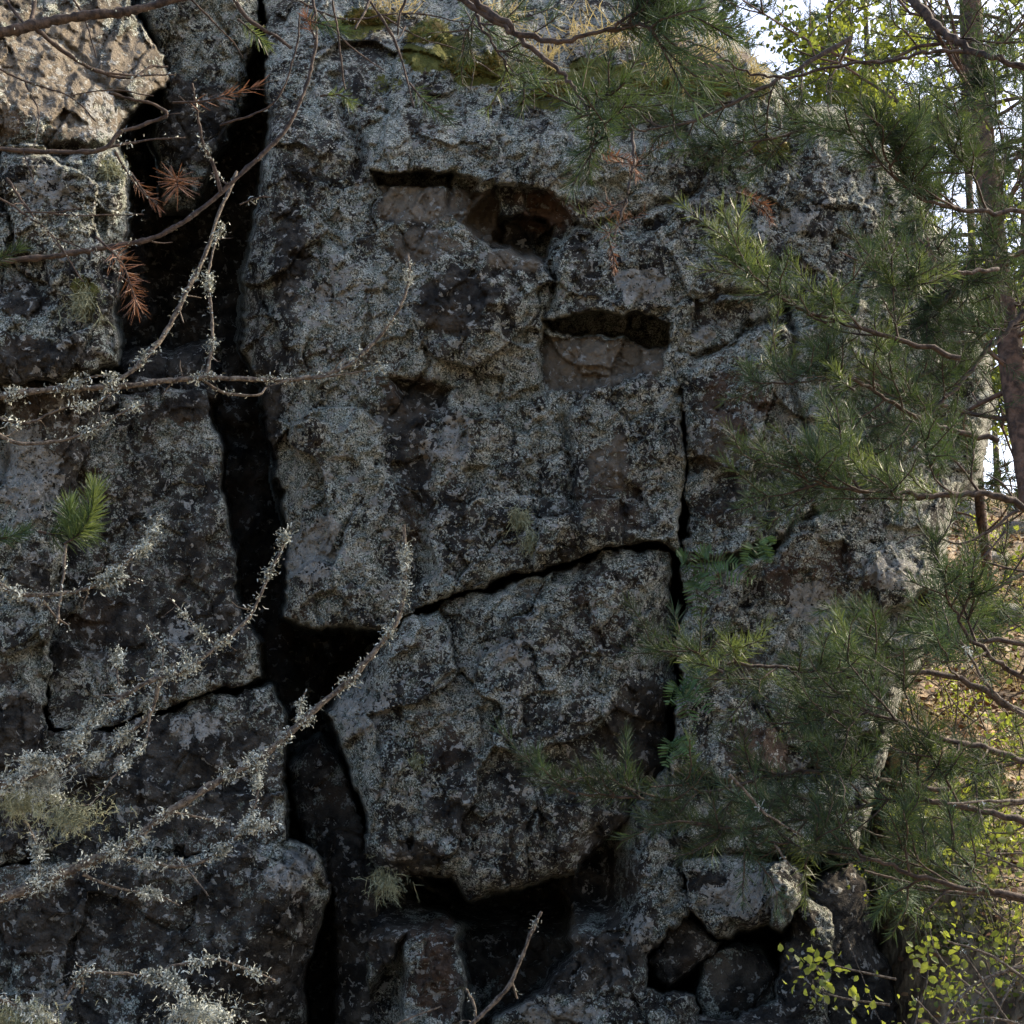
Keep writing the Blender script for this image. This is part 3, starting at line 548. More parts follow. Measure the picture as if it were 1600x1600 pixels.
dead_branch('dark level branch with a hooked tip in front of the sunlit outcrop',
  [([(-20, 230), (50, 236), (120, 238), (165, 230), (190, 208), (225, 195), (258, 186), (258, 175), (225, 160), (195, 152), (170, 145)], 9, 4, .1), ([(165, 230), (220, 222), (290, 215)], 6, 2, .3), ([(180, 236), (200, 270), (230, 310)], 5, 2, .5), ([(35, 232), (55, 290)], 3, 2, .2)], 2.9, seed=7, mat=BARK)
dead_branch('thickest dark branch crossing the top left corner above the outcrop',
  [([(-20, 52), (40, 40), (110, 28), (180, 20), (240, 8), (320, -12)], 20, 13, .1), ([(50, 38), (85, 68), (130, 98), (165, 114), (210, 120), (235, 104), (262, 104)], 9, 4, .2), ([(165, 114), (220, 118), (275, 116)], 5, 2, .4), ([(50, 38), (55, 0), (60, -30)], 8, 6, .2), ([(40, 40), (10, 0), (0, -20)], 6, 4, .1)], 2.8, seed=8, mat=BARK)
dead_branch('thin hooked twig with a crust of lichen near the bottom left corner',
  [([(100, 1560), (130, 1524), (180, 1521), (235, 1525), (265, 1512), (300, 1508), (340, 1502), (385, 1516), (430, 1532)], 5, 3, 1.1), ([(245, 1520), (285, 1545), (300, 1580), (320, 1620)], 6, 4, 4.0), ([(128, 1526), (128, 1552)], 5, 3, .2), ([(300, 1582), (345, 1590), (355, 1610)], 5, 3, 3.5), ([(-10, 1560), (40, 1580), (90, 1600)], 6, 4, 3.5)], 3.0, seed=9)
dead_branch('pale broken stick standing up before the hollow under the big boulder',
  [([(690, 1640), (750, 1590), (790, 1550), (812, 1510), (828, 1465), (846, 1424)], 7, 5, .4), ([(735, 1640), (742, 1580), (728, 1545)], 5, 3, .5), ([(800, 1530), (808, 1560)], 4, 3, .3), ([(620, 1600), (690, 1572)], 3, 2, .2)], 4.6, seed=10)
dead_branch('thin dark twig with a fork hanging from the top edge in front of the moss',
  [([(560, -20), (600, 30), (622, 62), (634, 100), (640, 130), (646, 168)], 6, 3, .1), ([(634, 40), (622, 60)], 3, 2, 0), ([(640, -20), (628, 20), (621, 55)], 5, 4, .1), ([(578, -10), (570, 20), (555, 45)], 5, 3, .1)], 2.9, seed=11, mat=BARK)
dead_branch('bare bent pine twig dropping from the top edge left of the moss cushion',
  [([(355, -20), (390, 30), (430, 55), (455, 75)], 8, 5, .1), ([(280, -20), (330, 30), (360, 60), (380, 90)], 4, 2, .1), ([(520, 0), (530, 60), (540, 140)], 4, 3, 0)], 2.9, seed=12, mat=BARK)
dead_branch('bare bramble of thin twigs crossing the top edge above the first notch', [([(430, -20), (500, 20), (560, 30), (640, 20), (720, 35), (800, 60)], 4, 2, .2), ([(500, 20), (540, 70), (600, 110)], 3, 2, .1), ([(600, 26), (660, 60), (720, 80), (780, 120)], 3, 2, .1), ([(720, 35), (740, 90), (735, 140)], 3, 2, .1), ([(800, 60), (830, 120), (835, 170)], 3, 2, .1)], 3.4, seed=30, mat=BARK)
dead_branch('loose fan of thin dark twigs in front of the sunlit outcrop below the thickest branch', [([(-20, 100), (40, 130), (110, 150), (150, 190)], 4, 2, .2), ([(40, 130), (60, 180), (50, 240)], 3, 2, .1), ([(110, 150), (180, 140), (240, 150)], 3, 2, .1), ([(100, -20), (130, 30), (150, 90)], 4, 2, .1)], 3.0, seed=31, mat=BARK)
dead_branch('thin dark twigs dropping from the left edge across the lower outcrop', [([(-20, 300), (30, 330), (80, 370), (130, 440)], 4, 2, .6), ([(30, 330), (90, 330), (150, 320)], 3, 2, .3), ([(80, 370), (150, 400), (200, 440)], 3, 2, .3)], 3.0, seed=32, mat=BARK)
for i, (px, py, Yd, L, lab) in enumerate([(60, 1215, 3.25, .03, 'shaggy grey-green beard lichen on the branches at the left edge, uppermost clump'), (110, 1275, 3.25, .035, 'brownish beard lichen hanging below the forked grey branch'), (20, 1590, 3.0, .03, 'pale beard lichen in the bottom left corner'),
        (310, 1580, 3.0, .022, 'white crinkled lichen clump hanging from the hooked twig'), (30, 1255, 3.3, .03, 'olive beard lichen at the left edge where two branches cross')]):
    tuft('lichen_tuft', lab, 'lichen', px, py, Yd, L*.6, 420, USNEA if i in (1, 2, 4) else LICHEN, 1.0, 0.5, .0015, 2, 'lichen clumps on the twigs', i, (0.045, .008, .022))
for i, (px, py, Yd, L, lab) in enumerate([(135, 470, 8.25, .10, 'bushy olive beard lichen on the edge of the upper left outcrop'), (175, 265, 8.3, .07, 'small yellowish lichen tuft on the outcrop rim by the dark hollow'), (812, 808, 8.75, .07, 'upper olive lichen tuft above the slanting crack'), (832, 845, 8.75, .06, 'lower olive lichen tuft just above the slanting crack'),
        (602, 1372, 8.7, .09, 'drooping olive lichen tuft at the lower left corner of the big boulder'), (652, 1190, 8.75, .05, 'small yellow-green lichen tuft in the middle of the big boulder')]):
    tuft('lichen_tuft', lab, 'lichen', px, py, surf(px, py, Yd)-.02, L*.8, 320, USNEA, 1.0, 0.8, .004, 1, 'lichen tufts growing on the rock', 20+i, 0.05 if i in (0, 4) else .03)

# ------------------------------------------------------------------ needle shoots on the left
def shoot(label, path, Yd, n, nl, mat, seed, ang=0.9, nw=.0019, r=4, cat='pine shoot', name='pine_shoot'):
    rs = np.random.RandomState(seed+300); W = P([p[0] for p in path], [p[1] for p in path], Yd); root = thing(name, label, cat, W[0]); c = smooth_path(W, 9)
    mb = MB(); tube(mb, c, np.linspace(r, r*.5, 9)*pxm(Yd)/2, 6, rs=rs); mb.build('stem', BARK, root)
    mb = MB(); shoot_needles(mb, c[1:], n, nl, nw, ang, rs); mb.build('needles', mat, root); return root
shoot('bright young green pine shoot pointing up at the left edge', [(100, 850), (126, 832), (142, 800), (150, 765)], 2.9, 420, .046, NEEDLE_L, 1, 1.15)
shoot('second green shoot leaning left beside the bright young one', [(118, 845), (112, 820), (108, 790)], 2.92, 260, .042, NEEDLE_L, 17, 1.0)
shoot('darker green pine tuft just below the bright young shoot', [(60, 830), (90, 835), (115, 825), (135, 830)], 2.95, 300, .052, NEEDLE, 2, 1.0)
shoot('ragged olive pine tuft cut by the left edge below the young shoot', [(-30, 845), (0, 842), (40, 830)], 2.9, 150, .034, NEEDLE, 3, .9)
shoot('rusty star of dead needles over the dark hollow', [(276, 276), (277, 284), (278, 292)], 3.1, 60, .056, DEADN, 4, 1.7, .0018, cat='dead needles', name='dead_needle_tuft')
shoot('drooping rusty dead needle spray left of the dark hollow', [(150, 370), (190, 410), (205, 450), (215, 480)], 3.1, 120, .05, DEADN, 5, 1.2, .0017, cat='dead needles', name='dead_needle_tuft')
shoot('upright dead needle tuft at the tip of the sweeping brown branch', [(492, 60), (484, 40), (478, 25)], 3.0, 36, .03, DEADN, 6, .9, .0022, cat='dead needles', name='dead_needle_tuft')
shoot('thin sprig of dead needles over the dark column between the outcrop and the tall face', [(270, 160), (320, 158), (365, 145), (405, 135)], 3.1, 40, .04, DEADN, 7, .7, .0022, cat='dead needles', name='dead_needle_tuft')
shoot('short pale dead needles reaching down the hollow beside the hooked branch', [(205, 270), (225, 300), (245, 320)], 3.1, 34, .036, DEADN, 8, .7, .0018, cat='dead needles', name='dead_needle_tuft')
shoot('green pine tuft cut by the left edge beside the sweeping brown branch', [(-30, 420), (0, 405), (30, 390)], 2.9, 90, .036, NEEDLE, 9, .9)
shoot('sunlit yellow-green pine sprig below the top edge over the dark column', [(372, 30), (395, 50), (412, 66)], 3.0, 90, .034, NEEDLE_L, 10, .9)
shoot('green pine tuft at the top of the tall face beside the dead tuft', [(470, 30), (505, 38), (535, 48)], 3.0, 110, .036, NEEDLE, 11, .9)
shoot('faint blue-green pine tuft hanging at the tip of the forked dark twig', [(640, 130), (665, 160), (700, 185)], 3.2, 100, .045, NEEDLE, 12, .9)
shoot('short green needle tuft on the rock left of the mossy top', [(500, 150), (530, 148), (550, 160)], 3.2, 70, .032, NEEDLE_L, 13, .9)
shoot('orange sunlit dead needle spray in front of the right side of the tall face', [(925, 235), (955, 242), (985, 252), (995, 275)], 4.2, 90, .034, DEADN, 14, 1.1, .003, cat='dead needles', name='dead_needle_tuft')
shoot('small orange dead tuft lower on the hanging twig before the pale lichen patch', [(950, 370), (958, 400), (960, 420)], 4.3, 50, .03, DEADN, 15, .8, .0026, cat='dead needles', name='dead_needle_tuft')
shoot('sunlit orange dead sprig on the right rock below the bright moss pad', [(1150, 300), (1180, 312), (1200, 322)], 4.4, 60, .03, DEADN, 18, 1.1, .0026, cat='dead needles', name='dead_needle_tuft')
shoot('sunlit pale pine tuft in the middle of the right boughs', [(1335, 610), (1315, 595), (1300, 575)], 3.6, 150, .04, NEEDLE_L, 19, 1.1, .0022)  # this and the next two tufts paint sun glints with pale needles
shoot('sunlit yellow pine tuft below the grey patch of the right rock', [(1400, 455), (1392, 440), (1385, 425)], 3.7, 110, .036, NEEDLE_L, 20, 1.1, .0022)
shoot('bright pine tip just right of the ferns', [(1130, 1050), (1105, 1040), (1075, 1035)], 3.5, 130, .036, NEEDLE_L, 21, 1.0, .002)
shoot('small rusty dead tuft among the green boughs at the upper right', [(1180, 320), (1195, 330), (1205, 345)], 4.4, 50, .03, DEADN, 16, .9, .0026, cat='dead needles', name='dead_needle_tuft')

# ------------------------------------------------------------------ green pine boughs on the right
G = 'green pine boughs hanging in front of the rock'
B = [  # label, path, Y, r, ntw, tl, seed, opts
 ('near dark bough with the longest needles hanging from the top edge right of centre', [(700, -30), (760, 15), (830, 60), (900, 60), (960, 40), (1010, 30)], 2.4, 9, 4, .14, 1, dict(t0=.72, nl=.055, dens=95, light=0)),
 ('arching dark branch falling from the top edge to the mossy rock with few needles', [(690, -20), (770, 30), (830, 75), (880, 115), (905, 150), (940, 190)], 2.7, 8, 3, .16, 2, dict(t0=.8, light=0)),
 ('bough over the rock top below the near long-needled bough', [(1330, 60), (1240, 110), (1170, 150), (1090, 185), (1010, 205)], 4.0, 6, 8, 0.22, 3, {}),
 ('thick arching bare branch sweeping through the sky gap at the upper right', [(1610, 112), (1540, 85), (1470, 78), (1400, 95), (1320, 102), (1230, 120), (1170, 112), (1110, 78), (1050, 52)], 3.2, 5, 2, .2, 4, dict(t0=.9, dens=60)),
 ('thick dark branch across the top right corner', [(1410, -30), (1450, 30), (1500, 68), (1560, 92), (1640, 115)], 3.0, 13, 2, .22, 5, dict(t0=.2, dens=30)),
 ('bough ending in a broad blue-green fan beside the sky gap', [(1640, 330), (1540, 330), (1470, 320), (1410, 290), (1385, 250)], 3.6, 6, 7, .28, 6, dict(nl=.058, dens=95, light=0)),
 ('bough with a fresh upright tuft in front of the upper right rock', [(1500, 560), (1400, 530), (1300, 500), (1210, 460), (1160, 410)], 3.8, 6, 9, 0.24, 7, dict(light=.3)),
 ('upper bough crossing the right rock under the mossy shelf', [(1460, 230), (1360, 210), (1280, 200), (1210, 215), (1150, 225)], 4.2, 6, 9, 0.24, 8, {}),
 ('bough carrying the sunlit cream tuft in the middle of the right rock', [(1560, 690), (1450, 660), (1380, 620), (1320, 590), (1240, 600)], 4.0, 6, 10, 0.26, 9, dict(light=.2)),
 ('drooping bough left of the leaning trunk at mid height', [(1620, 470), (1550, 540), (1490, 610), (1440, 660), (1400, 700)], 4.4, 6, 9, 0.26, 10, dict(light=.2)),
 ('wide bough sweeping left below the sky gap at mid height', [(1620, 800), (1540, 770), (1470, 775), (1380, 770), (1300, 760), (1240, 740)], 3.6, 8, 11, 0.27, 11, {}),
 ('hazy bough in front of the right rock just above the ferns', [(1500, 560), (1420, 600), (1360, 680), (1320, 730), (1270, 780)], 4.5, 6, 9, 0.24, 12, {}),
 ('low bough with a sunlit tip reaching left to the ferns', [(1620, 1130), (1500, 1060), (1380, 1050), (1260, 1045), (1160, 1038), (1090, 1030)], 3.9, 7, 11, 0.24, 13, dict(light=.35)),
 ('bough hanging over the dark hole in the right rock', [(1630, 1010), (1540, 1000), (1450, 1010), (1380, 1030), (1320, 1060)], 4.2, 6, 9, 0.26, 14, {}),
 ('bough below the dark hole beside the lit hillside', [(1630, 1200), (1540, 1170), (1460, 1150), (1380, 1120), (1300, 1110)], 3.7, 7, 10, 0.27, 15, {}),
 ('longest low bough reaching left in front of the big boulder', [(1480, 1235), (1380, 1220), (1290, 1205), (1200, 1212), (1120, 1235), (1020, 1250), (900, 1240)], 3.8, 5, 10, .26, 16, dict(t0=.1, tl=.2, light=0)),
 ('dense low bough over the pale-crusted boulder', [(1620, 1290), (1500, 1260), (1400, 1250), (1300, 1270), (1200, 1290), (1110, 1290)], 3.6, 7, 12, 0.24, 17, {}),
 ('lowest bough drooping beside the blue-black slab', [(1640, 1400), (1540, 1395), (1440, 1370), (1350, 1340), (1260, 1330)], 3.5, 7, 9, 0.22, 18, dict(light=.2)),
 ('bough in front of the bright hillside at the right edge', [(1640, 1090), (1570, 1040), (1510, 990), (1480, 930)], 3.4, 7, 6, 0.22, 19, {}),
 ('sparse bough over the yellow leaves at the lower right', [(1650, 1250), (1560, 1260), (1480, 1300), (1420, 1340)], 4.3, 6, 7, 0.24, 20, dict(light=.2)),
 ('dark bough filling the upper right edge beside the trunk', [(1650, 200), (1560, 230), (1500, 260), (1450, 330)], 4.6, 7, 15, 0.29, 21, {}),
 ('dark bough at the right edge below the thick corner branch', [(1650, 380), (1580, 400), (1510, 430), (1450, 500)], 4.4, 7, 16, 0.30, 22, {}),
 ('small bough with a yellow sunlit tuft below the grey rock patch', [(1560, 420), (1480, 430), (1420, 450), (1390, 440)], 4.1, 5, 5, .22, 23, dict(light=.4)),
 ('bough crossing the hillside stones under the trunk', [(1650, 880), (1590, 900), (1540, 930), (1500, 960)], 4.6, 5, 7, .26, 25, {}),
 ('bough at the right edge over the sunlit bush', [(1650, 1180), (1590, 1190), (1530, 1220), (1470, 1240)], 4.9, 5, 7, .26, 26, dict(light=.2)),
 ('small bough hanging from the top edge left of the near long-needled bough', [(760, -40), (745, 20), (770, 70), (800, 110)], 3.4, 5, 5, .13, 27, dict(light=.1, dens=50)),
 ('bough covering the leaning trunk just below the thick corner branch', [(1660, 90), (1600, 110), (1540, 130), (1490, 180)], 4.8, 6, 12, .28, 28, {}),
 ('bough covering the middle of the leaning trunk', [(1660, 500), (1600, 500), (1540, 520), (1490, 560)], 4.7, 6, 11, .28, 29, {}),
 ('thin hanging spray with a few orange needles right of the first notch', [(985, 200), (990, 260), (975, 320), (960, 370)], 4.2, 4, 3, .07, 24, dict(dead=.35, dens=22, light=.3, sub=2)),
]
for lab, path, Yd, r, ntw, tl, sd_, op in B:
    op = dict(op); op.setdefault('tl', tl); pine_bough(lab, path, Yd, r=r, ntw=ntw, seed=sd_, group=G, **op)

# ------------------------------------------------------------------ ferns in the vertical joint
def fern(label, px, py, Yd, ends, seed):
    Yd = 8.95
    rs = np.random.RandomState(seed); root = thing('fern', label, 'fern', P(px, py, Yd), 'ferns in the joint between the rocks')
    for (ex, ey) in ends:
        a = P(px, py, Yd); b = P(ex, ey, Yd-0.25); m = (a+b)/2+np.array([0, -0.05, 0.05]); c = smooth_path([a, m, b], 16); mb = MB()
        tube(mb, c, np.linspace(.0025, .001, 16), 4, rs=rs); t = unit(np.gradient(c, axis=0)); L = np.linalg.norm(b-a)
        for sgn in (-1, 1):
            s = unit(np.cross(t, [0.1, -1, .2]))*sgn; k = np.arange(2, 16); w = L*0.24*np.sin(np.clip((k-1)/15, 0, 1)*math.pi*.85+.25)
            strips(mb, c[k], s[k]+t[k]*.35, w, .014, 0.12, .1, rs); 
        V = np.concatenate(mb.V)-np.array(root.location); mesh_obj('frond', V, np.concatenate(mb.F), FERN, root)
fern('upper fern spreading from the joint beside the dark ledge', 1078, 905, 8.85, [(1150, 880), (1120, 930), (1090, 960), (1060, 870), (1175, 905), (1110, 860)], 1)
fern('middle fern hanging in the vertical joint', 1060, 1075, 8.85, [(1100, 1040), (1110, 1110), (1080, 1135), (1045, 1100), (1105, 1080)], 2)
fern('lowest fern in the vertical joint above the long bough', 1048, 1160, 8.85, [(1080, 1180), (1070, 1200), (1040, 1195)], 3)
fern('small fern with the orange leaf on the dark ledge of the right rock', 1180, 862, 8.95, [(1205, 850), (1200, 878), (1165, 880)], 4)

# ------------------------------------------------------------------ moss and grass along the top
def cushion(name, label, cat, px, py, Yd, rx, rz, seed, mat=MOSS):
    rs = np.random.RandomState(seed); m = pxm(Yd); p = P(px, py, Yd); n, k = 28, 18
    th = np.linspace(0, 2*math.pi, n, endpoint=False); ph = np.linspace(-math.pi/2, math.pi/2, k); TH_, PH = np.meshgrid(th, ph)
    r = 1+0.35*perlin(np.cos(TH_)*1.7+seed, np.sin(TH_)*1.7+PH*1.5)+0.12*rs.rand(k, n)
    V = np.stack([np.cos(TH_)*np.cos(PH)*rx*m*r, np.sin(TH_)*np.cos(PH)*0.16*r, np.sin(PH)*rz*m*r], -1).reshape(-1, 3)
    i = np.arange(k-1)[:, None]*n; j = np.arange(n)[None]; F = np.stack([i+j, i+(j+1) % n, i+n+(j+1) % n, i+n+j], -1).reshape(-1, 4)
    mb = MB(); mb.add(V, F); q = rs.randint(0, len(V), 900); d = unit(V[q]/np.array([rx*m, .2, rz*m])); strips(mb, V[q], d+rs.randn(900, 3)*.6, .03, .007, .5, .2, rs)
    o = mesh_obj(name, np.concatenate(mb.V), np.concatenate(mb.F), mat); o.location = p; return tag(o, label, cat, 'moss cushions on the rock top', 'thing')
for i, (x, y, Yd, rx, rz, lab) in enumerate([(672, 62, 9.35, 36, 32, 'tall rounded yellow moss cushion at the top of the tall face'), (735, 108, 9.3, 40, 14, 'flat yellow-green moss cushion right of the tall rounded one'), (770, 105, 9.35, 16, 14, 'small bright moss knob at the end of the flat cushion'),
     (1195, 236, 8.95, 34, 13, 'bright moss pad on the shelf of the right rock'), (1060, 140, 9.25, 80, 16, 'long olive moss mat under the rotten wood on the rock top'), (575, 36, 9.4, 40, 14, 'faded moss patch at the upper left of the tall face'), (865, 150, 9.25, 36, 10, 'low moss strip under the hanging long-needled bough'), (1130, 145, 9.2, 60, 12, 'dark mossy edge where the rock top drops to the sky gap')]):
    cushion('moss_cushion', lab, 'moss', x, y, surf(x, y, Yd)+.05, rx, rz*.8, 30+i)
for i, (x, y, Yd, lab) in enumerate([(905, 60, 9.6, 'sunlit pale grass clump on the rock top behind the near bough'), (960, 70, 9.6, 'cream sunlit grass clump right of the near bough tip'), (1100, 95, 9.4, 'dry grass on the rock top beside the sky gap'), (1170, 120, 9.3, 'orange dry grass at the corner of the sky gap'), (790, 40, 9.6, 'dry grass stalks above the flat moss cushion'), (1040, 120, 9.3, 'dry orange grass between the near bough and the rotten log'), (850, 100, 9.3, 'thin dry grass in front of the low moss strip'), (620, 20, 9.6, 'dry grass at the top edge over the tall rounded moss cushion')]):
    tuft('grass_clump', lab, 'grass clump', x, y, surf(x, y, Yd)-.02, .14, 150, GRASS, 1.0, -.2, .007, 0, 'dry grass on the rock top', 60+i, .12)

# rotten wood on the top edge
rsw = np.random.RandomState(5); mb = MB(); c = smooth_path(P([1035, 1070, 1110, 1150], [60, 95, 110, 125], [surf(1035, 60), surf(1070, 95)-.03, surf(1110, 110)-.03, surf(1150, 125)-.03]), 14); tube(mb, c, np.linspace(.11, .07, 14), 14, .3, rsw)
p0 = c[0]; o = mesh_obj('rotten_log', np.concatenate(mb.V)-p0, np.concatenate(mb.F), REDBARK); o.location = p0; tag(o, 'reddish rotten log lying on the rock top by the sky gap', 'log', kind='thing')

# ------------------------------------------------------------------ trees
def tree(name, label, cat, trunk, Yd, r0, r1, crown, leaf, bark, seed, nbr=14, brl=1.6, leaf_n=60, group=None, nl=.06, nw=.006, kind='pine', t0=.1, clump=6, Y1=None, W=None):
    rs = np.random.RandomState(seed+900); W = np.array(W, float) if W is not None else P([p[0] for p in trunk], [p[1] for p in trunk], np.linspace(Yd, Y1 or Yd, len(trunk)))
    base = W[0].copy(); gz = float(ground_h(np.array([base[0]]), np.array([base[1]]))[0])
    if base[2] > gz: W = np.vstack([[base[0]+.05, base[1], gz-.1], W]); base = W[0]
    root = thing(name, label, cat, base, group); n = 40; c = smooth_path(W, n); m = pxm(Yd)
    rr = np.linspace(r0, r1, n)*m/2; mb = MB(); tube(mb, c, rr, 12, .10, rs); mb.build('trunk', bark, root)
    br = MB(); nd = MB()
    for q in range(nbr):
        t = t0+(1-t0)*rs.rand(); i = min(int(t*(n-1)), n-2); a = rs.rand()*2*math.pi; L = brl*(0.5+0.7*rs.rand())
        ax = curve_from(c[i], [math.cos(a), math.sin(a)*.8, .15+.2*rs.randn()], L, 10, .35, .15, rs); tube(br, ax, np.linspace(max(.012, rr[i]*.22), .004, 10), 5, rs=rs)
        for s in range(clump*2):
            j = 2+rs.randint(0, 7); sa = curve_from(ax[j], unit(ax[j+1]-ax[j])*.6+rs.randn(3)*.7, L*.28*(.5+rs.rand()), 6, .4, .2, rs); tube(br, sa, np.linspace(.006, .002, 6), 4, rs=rs)
            if kind == 'pine':
                for e in (2, 4):
                    sb = curve_from(sa[e], unit(sa[e+1]-sa[e])+rs.randn(3)*.6, .16, 4, .3, .3, rs); shoot_needles(nd, sb, leaf_n, nl, nw, .9, rs)
                shoot_needles(nd, sa[2:], leaf_n, nl, nw, .9, rs)
            else:
                k = rs.randint(1, 6, leaf_n); b = sa[k]+rs.randn(leaf_n, 3)*.09; strips(nd, b, rs.randn(leaf_n, 3)+[0, 0, -.5], nl*(.7+.6*rs.rand(leaf_n)), nw, .3, .2, rs)
    co_ = MB(); co_.V = br.V; co_.F = br.F; co_.A = br.A
    bo = br.build('limbs', bark, root); nd.build('crown', leaf, root); return root
tree('pine_tree', 'reddish pine trunk leaning up the right edge past the sky gaps', 'tree', [(1640, 900), (1612, 760), (1592, 640), (1575, 520), (1555, 380), (1535, 220), (1520, 60), (1508, -120)], 7.2, 46, 34, None, NEEDLE, REDBARK, 1, nbr=46, brl=1.35, leaf_n=30, nl=.055, nw=.0028, t0=.36, clump=5)
BG = 'trees standing beyond the rock'
for i, (tr, Yd, r0, brl, nbr, kind, lab) in enumerate([
    ([(1300, 240), (1298, 120), (1296, 0), (1290, -150)], 13, 9, .7, 16, 'leaf', 'thin birch with bright yellow-green leaves above the left side of the sky gap'),
    ([(1372, 420), (1366, 260), (1355, 100), (1350, -150)], 14, 14, .95, 34, 'leaf', 'yellow-green leafy tree behind the arching bare branch'),
    ([(1530, 760), (1524, 500), (1510, 200), (1500, -100)], 15, 18, 1.3, 44, 'pine', 'dark pine far behind the right rock, left of the leaning trunk'),
    ([(1060, 160), (1058, 40), (1052, -150)], 13, 22, 1.3, 34, 'pine', 'pine on the cliff top above the rotten log'),
    ([(1330, 420), (1328, 200), (1325, -120)], 17, 14, 1.1, 30, 'pine', 'distant dark pine seen through the upper right boughs'),
    ([(1590, 560), (1600, 400), (1605, 0), (1610, -100)], 13, 18, 1.3, 40, 'leaf', 'leafy tree with yellowing leaves behind the right edge'),
    ([(1125, 200), (1115, 60), (1110, -150)], 18, 16, 1.1, 30, 'pine', 'small far pine at the left corner of the sky gap'),
    ([(1560, 860), (1556, 700), (1540, 500)], 20, 12, 1.5, 9, 'bare', 'bare grey sapling on the hillside in the low sky gap'),
    ([(920, 20), (918, -60), (915, -200)], 15, 24, 1.6, 14, 'pine', 'pine on the cliff top behind the near long-needled bough')]):
    tree({'leaf': 'birch_tree', 'pine': 'pine_tree', 'bare': 'sapling'}[kind], lab, 'tree', tr, Yd, r0, r0*.5, None, LEAF if kind == 'leaf' else NEEDLE, GREYBARK if kind != 'pine' else REDBARK, 10+i, nbr=nbr, brl=brl,
         leaf_n=24 if kind == 'leaf' else 26 if kind == 'pine' else 1, nl=.055 if kind == 'leaf' else .08, nw=.04 if kind == 'leaf' else .008, kind='leaf' if kind != 'pine' else 'pine', group=BG, t0=.15, clump=4)
# pines added off the right edge to shade rock and boughs; nearest reaches in
for i, (x, y, h, lab) in enumerate([(4.75, 9.3, 7.5, 'added shade pine standing just outside the frame whose boughs reach in at the right edge'), (5.3, 7.2, 7.0, 'unseen pine added for shade outside the right edge beside the bright hillside'), (7.8, 9.0, 10.0, 'tall unseen pine added for shade on the hillside beyond the right edge')]):
    tree('pine_tree', lab, 'tree', [], 6, 80, 24, None, NEEDLE, REDBARK, 40+i, nbr=34, brl=2.0, leaf_n=16, nl=.08, nw=.007, t0=.3, clump=5, group='pines added to shade the rock from the right', W=[(x, y, 0), (x+.1, y, h*.5), (x-.1, y+.1, h)])

# ------------------------------------------------------------------ the lit hillside at the right
def on_ground(n, rs, x0, x1, y0, y1):
    x = rs.uniform(x0, x1, n); y = rs.uniform(y0, y1, n); return np.stack([x, y, ground_h(x, y)], -1)
rs = np.random.RandomState(3)
mb = MB(); b = on_ground(26000, rs, 1.8, 9.5, 7, 19); strips(mb, b+[0, 0, .01], rs.randn(26000, 3)*[1, 1, .35], rs.uniform(.03, .08, 26000), rs.uniform(.02, .045, 26000), .5, .1, rs)
tag(mb.build('leaf_litter', simple_mat('fallen_leaves', (0.10, 0.045, 0.022), (0.40, 0.24, 0.12), 3, bump=0, obj_var=0)), kind='stuff')
mb = MB(); b = on_ground(16000, rs, 1.8, 9.5, 7.5, 19); pt = fbm(b[:, 0], b[:, 1], 1.2, 3, 40); b = b[pt > .05]; nb = len(b); strips(mb, b, rs.randn(nb, 3)*.5+[0, 0, .8], rs.uniform(.08, .25, nb), .006, .5, .3, rs)
tag(mb.build('dry_grass', GRASS), kind='stuff')
mb = MB()
for q in range(420):
    p = on_ground(1, rs, 2.2, 6.5, 7.2, 13)[0]; d = rs.randn(3)*[1, .8, .45]; d[2] = abs(d[2]); ax = curve_from(p, d, rs.uniform(.4, 1.3), 8, .35, -.05, rs); tube(mb, ax, np.linspace(rs.uniform(.004, .011), .002, 8), 5, rs=rs)
tag(mb.build('brushwood', GREYBARK), kind='stuff')
def stone(label, px, py, Yd, r, seed, mat=ROCK):
    rs = np.random.RandomState(seed); n, k = 26, 16; th = np.linspace(0, 2*math.pi, n, endpoint=False); ph = np.linspace(-math.pi/2, math.pi/2, k); A, Bp = np.meshgrid(th, ph)
    d = np.stack([np.cos(A)*np.cos(Bp), np.sin(A)*np.cos(Bp), np.sin(Bp)], -1); rr = np.full(A.shape, 1.0)
    for q in range(14): nn = unit(rs.randn(3)); dd = rs.uniform(.6, .9); rr = np.minimum(rr, dd/np.maximum((d*nn).sum(-1), 1e-3))
    p = P(px, py, Yd); V = (d*rr[..., None]*r*np.array([1.2, 1, .75])).reshape(-1, 3); i = np.arange(k-1)[:, None]*n; j = np.arange(n)[None]
    o = mesh_obj('stone', V, np.stack([i+j, i+(j+1) % n, i+n+(j+1) % n, i+n+j], -1).reshape(-1, 4), mat, attrs={a: np.full(n*k, .5 if a == 'pale' else 0.0) for a in ('dark', 'pale', 'brown', 'bare', 'moss')})
    o.location = p; tag(o, label, 'stone', 'stones on the bright hillside', 'thing')
for i, (x, y, r, lab) in enumerate([(1505, 805, .28, 'uppermost sunlit stone on the bright hillside under the sky gap'), (1550, 880, .25, 'pale stone on the hillside between the bare twigs'), (1495, 905, .2, 'small sunlit stone at the edge of the right rock'), (1570, 960, .22, 'cream stone at the right edge above the green bough'), (1590, 830, .2, 'stone cut by the right edge below the leaning trunk')]):
    # find where the ray meets the slope
    Ys = np.linspace(8, 24, 400); w = P(np.full(400, x), np.full(400, y), Ys); hit = np.argmax(ground_h(w[:, 0], w[:, 1]) > w[:, 2]); stone(lab, x, y, float(Ys[hit]) if hit else 14.0, r, 80+i)
